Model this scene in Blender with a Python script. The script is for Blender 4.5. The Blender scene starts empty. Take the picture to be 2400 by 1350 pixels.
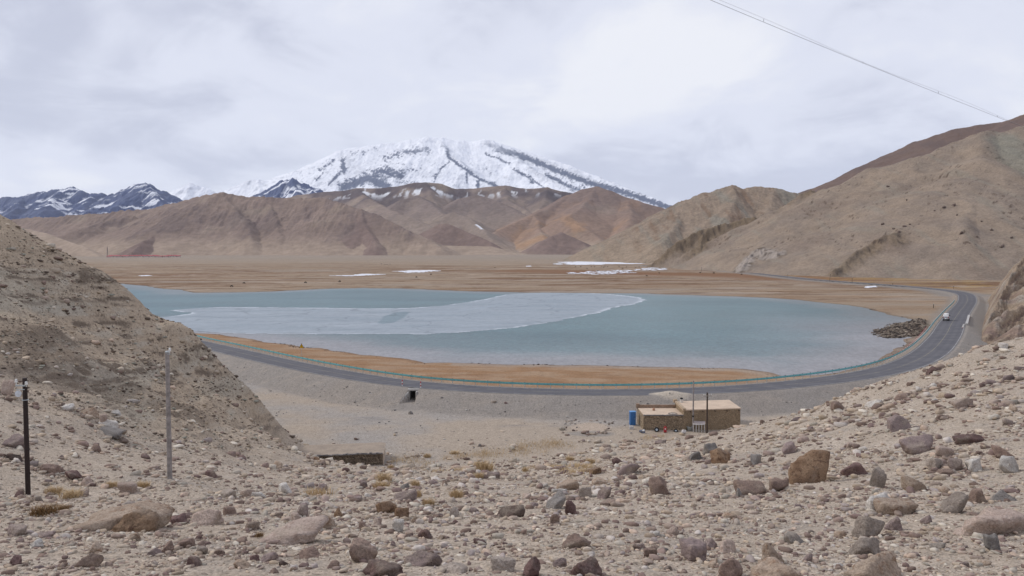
import bpy, math, random
import numpy as np
from mathutils import Vector, Matrix

# ------------------------------------------------------------------ camera, sky, sun, exposure
F, W0, H0 = 1866.0, 2400.0, 1350.0
HC = 21.6                      # eye height above the asphalt
YH = 585.0                     # row of the horizon in the 2400 x 1350 photograph
PITCH = math.atan((H0 / 2 - YH) / F)
scene = bpy.context.scene
cam_d = bpy.data.cameras.new('camera')
cam = bpy.data.objects.new('camera', cam_d)
scene.collection.objects.link(cam)
cam.location = (0, 0, HC)
cam.rotation_euler = (math.pi / 2 - PITCH, 0, 0)
cam_d.sensor_width = 36.0
cam_d.lens = 36.0 * F / W0
cam_d.clip_start = 0.1
cam_d.clip_end = 200000
scene.camera = cam

SUN_EL, SUN_AZ = math.radians(40), math.radians(-68)     # azimuth clockwise from the view direction (+Y)
world = bpy.data.worlds.new('World')
scene.world = world
world.use_nodes = True
wt = world.node_tree
wt.nodes.clear()
def wn(t, **k):
    n = wt.nodes.new(t)
    for a, b in k.items(): setattr(n, a, b)
    return n
def wl(a, b): wt.links.new(a, b)
def wmath(op, a, b=None, c=None, clamp=False):
    n = wn('ShaderNodeMath', operation=op, use_clamp=clamp)
    for i, v in enumerate((a, b, c)):
        if v is None: continue
        if isinstance(v, (int, float)): n.inputs[i].default_value = v
        else: wl(v, n.inputs[i])
    return n.outputs[0]
sky = wn('ShaderNodeTexSky', sky_type='NISHITA', sun_disc=False, sun_elevation=SUN_EL, sun_rotation=SUN_AZ)
tc = wn('ShaderNodeTexCoord')
sep = wn('ShaderNodeSeparateXYZ'); wl(tc.outputs['Generated'], sep.inputs[0])
zc = wmath('ADD', wmath('MAXIMUM', sep.outputs[2], 0.0), 0.34)
cx = wmath('DIVIDE', sep.outputs[0], zc); cy = wmath('DIVIDE', sep.outputs[1], zc)
cv = wn('ShaderNodeCombineXYZ'); wl(cx, cv.inputs[0]); wl(cy, cv.inputs[1])
def wnoise(scale, detail, rough, dist, off):
    m = wn('ShaderNodeMapping'); m.inputs['Location'].default_value = off; wl(cv.outputs[0], m.inputs[0])
    n = wn('ShaderNodeTexNoise'); n.inputs['Scale'].default_value = scale; n.inputs['Detail'].default_value = detail
    n.inputs['Roughness'].default_value = rough; n.inputs['Distortion'].default_value = dist
    wl(m.outputs[0], n.inputs['Vector']); return n.outputs['Fac']
n1 = wnoise(1.15, 5, 0.48, 0.35, (3.1, 7.7, 0.0))
n2 = wnoise(3.2, 7, 0.58, 0.5, (11.0, 2.0, 3.0))
mixn = wmath('ADD', wmath('MULTIPLY', n1, 0.70), wmath('MULTIPLY', n2, 0.30))
ramp = wn('ShaderNodeValToRGB'); wl(mixn, ramp.inputs[0])
er = ramp.color_ramp; er.interpolation = 'EASE'
er.elements[0].position = 0.42; er.elements[0].color = (0.54, 0.565, 0.68, 1)
er.elements[1].position = 0.625; er.elements[1].color = (0.875, 0.885, 0.93, 1)
e = er.elements.new(0.525); e.color = (0.745, 0.77, 0.875, 1)
scl = wn('ShaderNodeVectorMath', operation='SCALE'); wl(ramp.outputs[0], scl.inputs[0]); scl.inputs['Scale'].default_value = 10.8
mx = wn('ShaderNodeMix', data_type='RGBA'); mx.inputs[0].default_value = 0.93
wl(sky.outputs[0], mx.inputs[6]); wl(scl.outputs[0], mx.inputs[7])
bg = wn('ShaderNodeBackground'); bg.inputs['Strength'].default_value = 0.1
wl(mx.outputs[2], bg.inputs['Color'])
wo = wn('ShaderNodeOutputWorld'); wl(bg.outputs[0], wo.inputs['Surface'])

sun_d = bpy.data.lights.new('sun', 'SUN'); sun_d.energy = 1.9; sun_d.angle = math.radians(10); sun_d.color = (1.0, 0.95, 0.88)
sun = bpy.data.objects.new('sun', sun_d); scene.collection.objects.link(sun)
sdir = Vector((math.sin(SUN_AZ) * math.cos(SUN_EL), math.cos(SUN_AZ) * math.cos(SUN_EL), math.sin(SUN_EL)))
sun.rotation_euler = sdir.to_track_quat('Z', 'Y').to_euler()
sun.location = (0, 0, 300)

scene.view_settings.view_transform = 'Standard'
scene.view_settings.look = 'None'
scene.view_settings.exposure = 0.0
scene.view_settings.gamma = 1.0
scene.view_settings.use_curve_mapping = False
scene.cycles.use_denoising = True
scene.cycles.volume_bounces = 2
scene.cycles.max_bounces = 8

# ------------------------------------------------------------------ geometry helpers
COL = scene.collection
rng = np.random.default_rng(7)
random.seed(7)
CP, SP = math.cos(PITCH), math.sin(PITCH)
def ray(px, py):
    """view ray of a pixel of the photograph, scaled so that its forward part is 1"""
    px = np.asarray(px, float); py = np.asarray(py, float)
    u = (px - W0 / 2) / F; v = -(py - H0 / 2) / F
    dy = CP + v * SP; dz = -SP + v * CP
    return u / dy, dz / dy
def at_d(px, py, d):           # world point on the pixel's ray at forward distance d
    a, b = ray(px, py); return np.stack([a * d, np.ones_like(a) * d, HC + b * d], -1)
def at_z(px, py, z):           # world point on the pixel's ray at height z
    a, b = ray(px, py); d = (z - HC) / b; return np.stack([a * d, d, np.ones_like(a) * z], -1)

def hash2(ix, iy, seed):
    h = (ix.astype(np.int64) * 374761393 + iy.astype(np.int64) * 668265263 + seed * 974634777) & 0xffffffff
    h = ((h ^ (h >> 13)) * 1274126177) & 0xffffffff
    return (h ^ (h >> 16)) & 0xffffffff
def perlin(x, y, seed=0):
    ix = np.floor(x); iy = np.floor(y); fx = x - ix; fy = y - iy
    ux = fx * fx * fx * (fx * (fx * 6 - 15) + 10); uy = fy * fy * fy * (fy * (fy * 6 - 15) + 10)
    def g(a, b):
        ang = hash2(ix + a, iy + b, seed).astype(np.float64) * (2 * math.pi / 4294967296.0)
        return np.cos(ang) * (fx - a) + np.sin(ang) * (fy - b)
    a = g(0, 0); b = g(1, 0); c = g(0, 1); d = g(1, 1)
    return (a + ux * (b - a) + uy * (c - a) + ux * uy * (a - b - c + d)) * 1.5
def fbm(x, y, oct=4, seed=0, gain=0.5, ridged=False):
    s = np.zeros_like(x, float); amp = 1.0; tot = 0.0; f = 1.0
    for o in range(oct):
        n = perlin(x * f + o * 17.3, y * f - o * 9.1, seed + o)
        if ridged: n = 1 - 2 * np.abs(n)
        s += amp * n; tot += amp; amp *= gain; f *= 2.03
    return s / tot
def sstep(a, b, x):
    t = np.clip((x - a) / (b - a), 0, 1); return t * t * (3 - 2 * t)
def smax(a, b, k):
    h = np.clip(0.5 + 0.5 * (a - b) / k, 0, 1); return b + (a - b) * h + k * h * (1 - h)
def lerp(a, b, t): return a + (b - a) * t
def mixc(c, col, t): return c + (np.asarray(col, float) - c) * t[..., None]

def poly_sd(x, y, P):
    """signed distance to a closed polygon, positive inside"""
    P = np.asarray(P, float)[:, :2]; n = len(P); d2 = np.full(x.shape, 1e18); ins = np.zeros(x.shape, bool)
    for i in range(n):
        a = P[i]; b = P[(i + 1) % n]; e = b - a; L = e @ e + 1e-12
        wx = x - a[0]; wy = y - a[1]; t = np.clip((wx * e[0] + wy * e[1]) / L, 0, 1)
        d2 = np.minimum(d2, (wx - t * e[0]) ** 2 + (wy - t * e[1]) ** 2)
        c = (a[1] > y) != (b[1] > y)
        if abs(e[1]) > 1e-9: ins ^= c & (x < e[0] * (y - a[1]) / e[1] + a[0])
    return np.sqrt(d2) * np.where(ins, 1, -1)
def line_sd(x, y, P):
    """distance to an open polyline with the sign of its left-hand side"""
    P = np.asarray(P, float)[:, :2]; d2 = np.full(x.shape, 1e18); sg = np.ones(x.shape)
    for i in range(len(P) - 1):
        a = P[i]; e = P[i + 1] - a; L = e @ e + 1e-12
        wx = x - a[0]; wy = y - a[1]; t = np.clip((wx * e[0] + wy * e[1]) / L, 0, 1)
        q = (wx - t * e[0]) ** 2 + (wy - t * e[1]) ** 2
        m = q < d2; d2 = np.where(m, q, d2); sg = np.where(m, np.sign(e[0] * wy - e[1] * wx), sg)
    return np.sqrt(d2) * sg
def smooth_line(P, step):
    P = np.asarray(P, float); n = len(P); out = []
    for i in range(n - 1):
        p0 = P[max(i - 1, 0)]; p1 = P[i]; p2 = P[i + 1]; p3 = P[min(i + 2, n - 1)]
        m = max(2, int(np.linalg.norm(p2 - p1) / step))
        for t in np.arange(m) / m:
            out.append(0.5 * (2 * p1 + (p2 - p0) * t + (2 * p0 - 5 * p1 + 4 * p2 - p3) * t * t + (3 * p1 - p0 - 3 * p2 + p3) * t ** 3))
    out.append(P[-1]); return np.array(out)
def resample(P, step):
    P = np.asarray(P, float); s = np.r_[0, np.cumsum(np.linalg.norm(np.diff(P[:, :2], axis=0), axis=1))]
    n = max(2, int(s[-1] / step) + 1); t = np.linspace(0, s[-1], n)
    return np.stack([np.interp(t, s, P[:, k]) for k in range(P.shape[1])], -1)
def offset_line(P, o):         # o > 0 moves to the left-hand side
    d = np.gradient(P[:, :2], axis=0); d /= np.linalg.norm(d, axis=1)[:, None]
    return P[:, :2] + o * np.stack([-d[:, 1], d[:, 0]], -1)

# ------------------------------------------------------------------ object helpers
def mesh_np(name, V, Fq, mat=None, smooth=False, attrs=None, parent=None):
    """V (n,3); Fq a list of index arrays (m,k); attrs name -> (n,) or (n,3) per-vertex values"""
    if isinstance(Fq, np.ndarray): Fq = [Fq]
    me = bpy.data.meshes.new(name)
    V = np.ascontiguousarray(V, np.float32); me.vertices.add(len(V)); me.vertices.foreach_set('co', V.ravel())
    nl = sum(f.size for f in Fq); nf = sum(len(f) for f in Fq)
    me.loops.add(nl); me.polygons.add(nf)
    me.loops.foreach_set('vertex_index', np.concatenate([f.ravel() for f in Fq]).astype(np.int32))
    tot = np.concatenate([np.full(len(f), f.shape[1], np.int32) for f in Fq])
    me.polygons.foreach_set('loop_start', np.r_[0, np.cumsum(tot)[:-1]].astype(np.int32))
    me.polygons.foreach_set('loop_total', tot)
    if smooth: me.polygons.foreach_set('use_smooth', np.ones(nf, bool))
    for k, v in (attrs or {}).items():
        if v.ndim == 2:
            a = me.attributes.new(k, 'FLOAT_COLOR', 'POINT')
            a.data.foreach_set('color', np.c_[v, np.ones(len(v))].astype(np.float32).ravel())
        else:
            a = me.attributes.new(k, 'FLOAT', 'POINT'); a.data.foreach_set('value', v.astype(np.float32))
    me.update(calc_edges=True)
    o = bpy.data.objects.new(name, me); COL.objects.link(o)
    if mat: me.materials.append(mat)
    if parent is not None: o.parent = parent
    return o
def grid_faces(nr, nc, keep=None):
    i = np.arange(nr - 1)[:, None] * nc + np.arange(nc - 1)[None, :]
    f = np.stack([i, i + 1, i + nc + 1, i + nc], -1)
    if keep is not None: f = f[keep]
    return f.reshape(-1, 4)
def grid_mesh(name, X, Y, Z, mat, attrs=None, keep=None, smooth=True):
    nr, nc = X.shape; f = grid_faces(nr, nc, keep)
    V = np.stack([X, Y, Z], -1).reshape(-1, 3)
    at = {k: (v.reshape(-1, 3) if v.ndim == 3 else v.reshape(-1)) for k, v in (attrs or {}).items()}
    used = np.unique(f); remap = np.full(len(V), -1, np.int64); remap[used] = np.arange(len(used))
    return mesh_np(name, V[used], remap[f], mat, smooth, {k: v[used] for k, v in at.items()})
def tag(o, label=None, cat=None, group=None, kind=None):
    if label: o['label'] = label
    if cat: o['category'] = cat
    if group: o['group'] = group
    if kind: o['kind'] = kind
    return o
def struct(o): o['kind'] = 'structure'; return o
def thing(name, loc, label, cat, rz=0.0, group=None):
    o = bpy.data.objects.new(name, None); COL.objects.link(o); o.empty_display_size = 0.3
    o.location = loc; o.rotation_euler = (0, 0, rz); return tag(o, label, cat, group)
class MB:
    """collects simple shapes into one mesh"""
    def __init__(s): s.v = []; s.f = []; s.n = 0
    def add(s, V, Fs):
        V = np.asarray(V, float)
        for f in Fs: s.f.append(tuple(int(i) + s.n for i in f))
        s.v.append(V); s.n += len(V); return s
    def box(s, c, size, rz=0.0, rx=0.0, ry=0.0, taper=1.0):
        hx, hy, hz = (k / 2 for k in size)
        V = np.array([[x * hx * (taper if z > 0 else 1), y * hy * (taper if z > 0 else 1), z * hz] for z in (-1, 1) for y in (-1, 1) for x in (-1, 1)], float)
        M = np.array(Matrix.Rotation(rz, 3, 'Z') @ Matrix.Rotation(ry, 3, 'Y') @ Matrix.Rotation(rx, 3, 'X'))
        return s.add(V @ M.T + np.array(c), [(0, 2, 3, 1), (4, 5, 7, 6), (0, 1, 5, 4), (2, 6, 7, 3), (0, 4, 6, 2), (1, 3, 7, 5)])
    def tube(s, pts, r, n=8, cap=True):
        pts = np.asarray(pts, float); r = np.broadcast_to(np.asarray(r, float), (len(pts),))
        V = []; d = np.gradient(pts, axis=0)
        for p, t, q in zip(pts, d, r):
            t = t / (np.linalg.norm(t) + 1e-9); a = np.cross(t, [0, 0, 1.0])
            if np.linalg.norm(a) < 1e-3: a = np.array([1.0, 0, 0])
            a /= np.linalg.norm(a); b = np.cross(t, a)
            for k in range(n):
                an = 2 * math.pi * k / n; V.append(p + q * (math.cos(an) * a + math.sin(an) * b))
        Fs = [(i * n + k, i * n + (k + 1) % n, (i + 1) * n + (k + 1) % n, (i + 1) * n + k) for i in range(len(pts) - 1) for k in range(n)]
        if cap: Fs += [tuple(range(n))[::-1], tuple((len(pts) - 1) * n + k for k in range(n))]
        return s.add(V, Fs)
    def torus(s, c, R, r, M=None, n=20, m=8):
        M = np.eye(3) if M is None else np.array(M); V = []
        for i in range(n):
            a = 2 * math.pi * i / n
            for j in range(m):
                b = 2 * math.pi * j / m
                V.append(M @ np.array([(R + r * math.cos(b)) * math.cos(a), (R + r * math.cos(b)) * math.sin(a), r * math.sin(b)]) + np.array(c))
        return s.add(V, [(i * m + j, ((i + 1) % n) * m + j, ((i + 1) % n) * m + (j + 1) % m, i * m + (j + 1) % m) for i in range(n) for j in range(m)])
    def lathe(s, prof, c=(0, 0, 0), n=16, M=None):
        M = np.eye(3) if M is None else np.array(M); V = []
        for r, z in prof:
            for k in range(n):
                a = 2 * math.pi * k / n; V.append(M @ np.array([r * math.cos(a), r * math.sin(a), z]) + np.array(c))
        L = len(prof)
        Fs = [(i * n + k, i * n + (k + 1) % n, (i + 1) * n + (k + 1) % n, (i + 1) * n + k) for i in range(L - 1) for k in range(n)]
        Fs += [tuple(range(n))[::-1], tuple((L - 1) * n + k for k in range(n))]
        return s.add(V, Fs)
    def prism(s, poly, a, b):   # polygon in (x,z) extruded along y from a to b
        n = len(poly); V = [(p[0], a, p[1]) for p in poly] + [(p[0], b, p[1]) for p in poly]
        return s.add(V, [tuple(range(n)), tuple(range(2 * n - 1, n - 1, -1))] + [(i + n, (i + 1) % n + n, (i + 1) % n, i) for i in range(n)])
    def build(s, name, mat, parent=None, smooth=False, bevel=0.0):
        me = bpy.data.meshes.new(name); me.from_pydata(np.concatenate(s.v).tolist(), [], s.f); me.materials.append(mat)
        if smooth: me.polygons.foreach_set('use_smooth', np.ones(len(me.polygons), bool))
        o = bpy.data.objects.new(name, me); COL.objects.link(o)
        if parent is not None: o.parent = parent
        if bevel:
            m = o.modifiers.new('bevel', 'BEVEL'); m.width = bevel; m.segments = 2; m.limit_method = 'ANGLE'
        return o
def copy_tree(o, parent=None):
    c = o.copy(); COL.objects.link(c)
    if parent is not None: c.parent = parent; c.matrix_parent_inverse = o.matrix_parent_inverse.copy()
    for ch in list(o.children): copy_tree(ch, c)
    return c

# ------------------------------------------------------------------ materials
class NT:
    def __init__(s, name):
        s.m = bpy.data.materials.new(name); s.m.use_nodes = True; s.t = s.m.node_tree; s.t.nodes.clear()
        s.out = s.n('ShaderNodeOutputMaterial'); s.b = s.n('ShaderNodeBsdfPrincipled'); s.l(s.b.outputs[0], s.out.inputs[0])
        s.b.inputs['Specular IOR Level'].default_value = 0.25
    def n(s, t, **k):
        x = s.t.nodes.new(t)
        for a, b in k.items(): setattr(x, a, b)
        return x
    def l(s, a, b): s.t.links.new(a, b)
    def put(s, sock, v):
        if hasattr(v, 'is_linked'): s.l(v, sock)
        elif isinstance(v, (int, float)): sock.default_value = v
        else: sock.default_value = tuple(v) + ((1,) if len(v) == 3 and sock.type == 'RGBA' else ())
    def pos(s, obj=False, scale=(1, 1, 1), rot=(0, 0, 0)):
        c = s.n('ShaderNodeTexCoord').outputs['Object'] if obj else s.n('ShaderNodeNewGeometry').outputs['Position']
        if scale == (1, 1, 1) and rot == (0, 0, 0): return c
        m = s.n('ShaderNodeMapping'); m.inputs['Scale'].default_value = scale; m.inputs['Rotation'].default_value = rot
        s.l(c, m.inputs[0]); return m.outputs[0]
    def noise(s, vec, scale, detail=4, rough=0.55, dist=0.0):
        x = s.n('ShaderNodeTexNoise'); x.inputs['Scale'].default_value = scale; x.inputs['Detail'].default_value = detail
        x.inputs['Roughness'].default_value = rough; x.inputs['Distortion'].default_value = dist; s.l(vec, x.inputs['Vector']); return x.outputs['Fac']
    def vor(s, vec, scale, feature='F1', out='Distance'):
        x = s.n('ShaderNodeTexVoronoi', feature=feature); x.inputs['Scale'].default_value = scale; s.l(vec, x.inputs['Vector']); return x.outputs[out]
    def math(s, op, a, b=0.0, c=0.0, clamp=False):
        x = s.n('ShaderNodeMath', operation=op, use_clamp=clamp)
        for i, v in enumerate((a, b, c)): s.put(x.inputs[i], v)
        return x.outputs[0]
    def rng(s, v, a, b, c, d):
        x = s.n('ShaderNodeMapRange', interpolation_type='SMOOTHSTEP'); s.put(x.inputs[0], v)
        for i, k in enumerate((a, b, c, d)): x.inputs[i + 1].default_value = k
        return x.outputs[0]
    def mix(s, f, a, b, blend='MIX'):
        x = s.n('ShaderNodeMix', data_type='RGBA', blend_type=blend); s.put(x.inputs[0], f); s.put(x.inputs[6], a); s.put(x.inputs[7], b); return x.outputs[2]
    def attr(s, name, out='Color'):
        return s.n('ShaderNodeAttribute', attribute_name=name).outputs[out]
    def gain(s, col, f):        # colour times a scalar
        x = s.n('ShaderNodeVectorMath', operation='SCALE'); s.l(col, x.inputs[0]); s.put(x.inputs['Scale'], f); return x.outputs[0]
    def bump(s, h, strength=0.3, dist=0.05):
        x = s.n('ShaderNodeBump'); x.inputs['Strength'].default_value = strength; x.inputs['Distance'].default_value = dist; s.l(h, x.inputs['Height'])
        s.l(x.outputs[0], s.b.inputs['Normal']); return x
    def fin(s, col, rough=0.9, metal=0.0, spec=None):
        s.put(s.b.inputs['Base Color'], col); s.put(s.b.inputs['Roughness'], rough); s.put(s.b.inputs['Metallic'], metal)
        if spec is not None: s.b.inputs['Specular IOR Level'].default_value = spec
        return s.m
def plain(name, col, rough=0.7, metal=0.0, var=0.15, scale=6.0):
    t = NT(name); n = t.noise(t.pos(True), scale, 5)
    return t.fin(t.gain(t.mix(0.0, col, col), t.rng(n, 0.25, 0.75, 1 - var, 1 + var)), rough, metal)
# ------------------------------------------------------------------ where things lie (taken off the photograph, turned into metres)
LAKE_Z = -1.3
ROAD_FAR = [(300,752),(380,772),(470,796),(560,815),(700,846),(800,865),(933,887),(1067,900),(1200,907),(1333,910.5),(1460,911.5),(1600,908),(1733,901.5),
            (1867,889),(2000,871),(2075,853),(2118,835),(2150,815),(2183,782),(2200,757),(2223,730),(2243,709),(2247,697),(2240,688),(2200,680),(2100,670.5),
            (2000,663),(1867,652.5),(1733,637.5),(1640,630),(1560,625.5),(1500,622)]
_e = np.array([p for p in ROAD_FAR], float)
EDGE = resample(smooth_line(at_z(_e[:, 0], _e[:, 1], 0.0), 3.0), 3.0)[:, :2]      # white line on the lake side
for _ in range(6): EDGE[1:-1] = (EDGE[:-2] + 2 * EDGE[1:-1] + EDGE[2:]) / 4
ROAD_W = 7.6
# the route runs left to right, the lake on its left-hand side
CENTER = offset_line(EDGE, -(ROAD_W / 2 - 0.45))
for _ in range(3): CENTER[1:-1] = (CENTER[:-2] + 2 * CENTER[1:-1] + CENTER[2:]) / 4
CC = resample(CENTER, 7.0)
def bank(y): return 0.05 * (1 - sstep(260, 420, y))          # super-elevation of the near bend
SHORE = [(270,664),(330,669),(380,677),(425,680),(445,686),(500,686),(560,685),(640,683),(700,680),(760,677),(850,675),(960,677),(1100,683),(1250,686),
         (1400,687),(1500,688),(1600,691.5),(1700,694),(1800,698),(1870,703),(1933,710),(2000,717),(2033,723),(2083,737),(2133,747),(2152,752),
         (2165,765),(2150,778),(2130,790),(2108,815),(2060,846),(2000,864),(1920,878),(1860,883),(1830,882),(1817,877),(1800,872),(1750,866),(1700,863),(1600,861),
         (1480,858),(1333,855),(1200,854),(1133,852),(1000,850),(933,840),(867,832),(800,824),(775,823),(767,819),(750,815),(720,814),(667,808),(620,802),
         (583,795),(550,790),(517,785),(467,781),(400,776),(300,770),(150,740),(100,700),(150,668)]
_s = np.array(SHORE, float); SHORE_W = at_z(_s[:, 0], _s[:, 1], LAKE_Z)[:, :2]

# control points of the near hillside: column, row, forward distance
CTRL = [(-400,1350,10.2),(0,1350,10.3),(600,1350,10.3),(1200,1350,10.3),(1800,1350,10.3),(2400,1350,10.2),(2800,1350,10),
 (0,1250,15.2),(600,1250,16.2),(1200,1250,16.6),(1800,1250,16.2),(2400,1250,15),(0,1200,20),(600,1200,22),(1200,1200,22.7),(1800,1200,20.5),(2400,1200,18.6),
 (67,1160,28),(300,1150,29),(600,1150,33),(1000,1150,35),(1300,1150,33),(1700,1150,28),(2100,1150,25),(2400,1150,23),(2800,1150,20.5),
 (400,1122,31),(700,1110,56),(1000,1110,60),(1250,1110,52),(1500,1110,41),(1800,1110,34),(2100,1110,29.5),(2400,1110,26.6),
 (901,1093.5,86),(760,1083,87),(690,1074,85.5),(1000,1093,86),(1100,1087,87),(1200,1080,88.5),(1300,1070,89),(1420,1052,89),(1500,1040,86),(1400,1090,60),(1500,1075,58),(1610,1030,80),(1600,1060,62),
 (1800,1070,44),(1800,1030,58),(1800,1000,72),(1740,1000,80),(1820,983,78),(1900,960,75),(1980,930,72),(2050,900,70),(2120,875,69),(2200,850,68),(2265,826,67),(2330,806,66),(2400,796,64),(2600,765,60),(2900,720,55),
 (2100,1050,36),(2100,1000,43),(2100,950,53),(2100,905,64),(2400,1050,31),(2400,1000,36),(2400,950,42),(2400,900,49),(2400,850,56),(2700,1000,32),(2700,900,42),
 (-300,350,76),(-150,430,77),(0,500,80),(60,533,83),(120,570,85),(185,605,87),(250,640,88),(330,700,90),(380,742,91),(430,780,92),(480,817,92),(520,852,91),(560,886,89),(600,935,87),(610,985,86),(640,1040,83),
 (0,560,74),(0,600,70),(0,700,61),(0,800,53),(0,850,49),(0,900,44),(0,950,40),(0,1000,36),(0,1050,33),(0,1100,30),
 (200,700,78),(200,800,66),(200,880,56),(200,950,48),(200,1020,41),(200,1080,35),(200,1130,30.5),(400,850,80),(400,920,67),(400,980,56),(400,1040,46),(400,1090,36.5),
 (550,950,80),(550,1000,70),(550,1050,58),(550,1100,44),(-300,600,62),(-300,800,48),(-300,1000,34),(-300,1150,25)]
_c = np.array(CTRL, float)
PTS = [tuple(at_d(*p)) for p in _c]
PTS += [(0,0,HC-1.7),(-4,0,HC-1.9),(4,0,HC-1.4),(0,-8,HC-0.6),(-12,-4,HC-1.2),(14,-4,HC+0.6),(0,5,HC-2.9),(-3,5,HC-3.0),(3,5,HC-2.8)]
for px, d, z in [(-300,112,0),(0,118,-4),(120,120,-9),(250,122,-18),(330,120,-23),(430,118,-26),(560,112,-27),(650,104,-27),(668,97,-25.5),(600,96,-22),(720,104,-26),(800,106,-26),(900,110,-26),(1000,112,-26),
                 (1200,114,-26),(1400,112,-26),(1500,106,-25.5),(1600,102,-25.5),(1740,104,-26),(1900,104,-26),(2050,104,-26),(2200,108,-26),(2330,110,-26),(2400,112,-25.5),(2600,112,-22),(2900,110,-16),
                 (-300,180,-25),(0,180,-28),(300,170,-29),(700,140,-29),(1200,140,-29),(1700,140,-29),(2100,140,-29),(2400,150,-29),(2800,160,-26)]:
    a, b = ray(px, YH); PTS.append((float(a) * d, d, HC + z))
PTS = np.array(PTS)
def _phi(r2): return np.sqrt(r2 + 9.0)
_D = ((PTS[:, None, :2] - PTS[None, :, :2]) ** 2).sum(-1)
_A = _phi(_D) + 0.0 * np.eye(len(PTS)); _N = len(PTS)
_B = np.zeros((_N + 3, _N + 3)); _B[:_N, :_N] = _A; _B[:_N, _N] = 1; _B[:_N, _N + 1:] = PTS[:, :2]; _B[_N, :_N] = 1; _B[_N + 1:, :_N] = PTS[:, :2].T
_B[:_N, :_N] += -0.15 * np.eye(_N)
RBF = np.linalg.solve(_B, np.r_[PTS[:, 2], 0, 0, 0])
def slope_surface(x, y):
    s = RBF[_N] + RBF[_N + 1] * x + RBF[_N + 2] * y
    for i in range(_N): s = s + RBF[i] * _phi((x - PTS[i, 0]) ** 2 + (y - PTS[i, 1]) ** 2)
    return s
CULV = at_z(964, 945, -1.5)                   # foot of the culvert mouth
_cs = np.linspace(CULV[1] - 6, CULV[1] + 16, 400); CULV[1] = _cs[int(np.argmax(line_sd(np.full(400, CULV[0]), _cs, CC) > -(ROAD_W / 2 + 1.15)))]
HEAP = at_z(1572, 950, -1.5)
def bumpf(x, y, c, rx, ry): return np.exp(-(((x - c[0]) / rx) ** 2 + ((y - c[1]) / ry) ** 2))
SPIT = np.array([(2156,752),(2140,757),(2100,760),(2078,768),(2052,771),(2048,778),(2060,786),(2078,791),(2098,790),(2104,782),(2130,787),(2150,779),(2165,765)], float)
SPIT_W = at_z(SPIT[:, 0], SPIT[:, 1], LAKE_Z)[:, :2]
ISLE = at_z(1834, 862, LAKE_Z)

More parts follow.
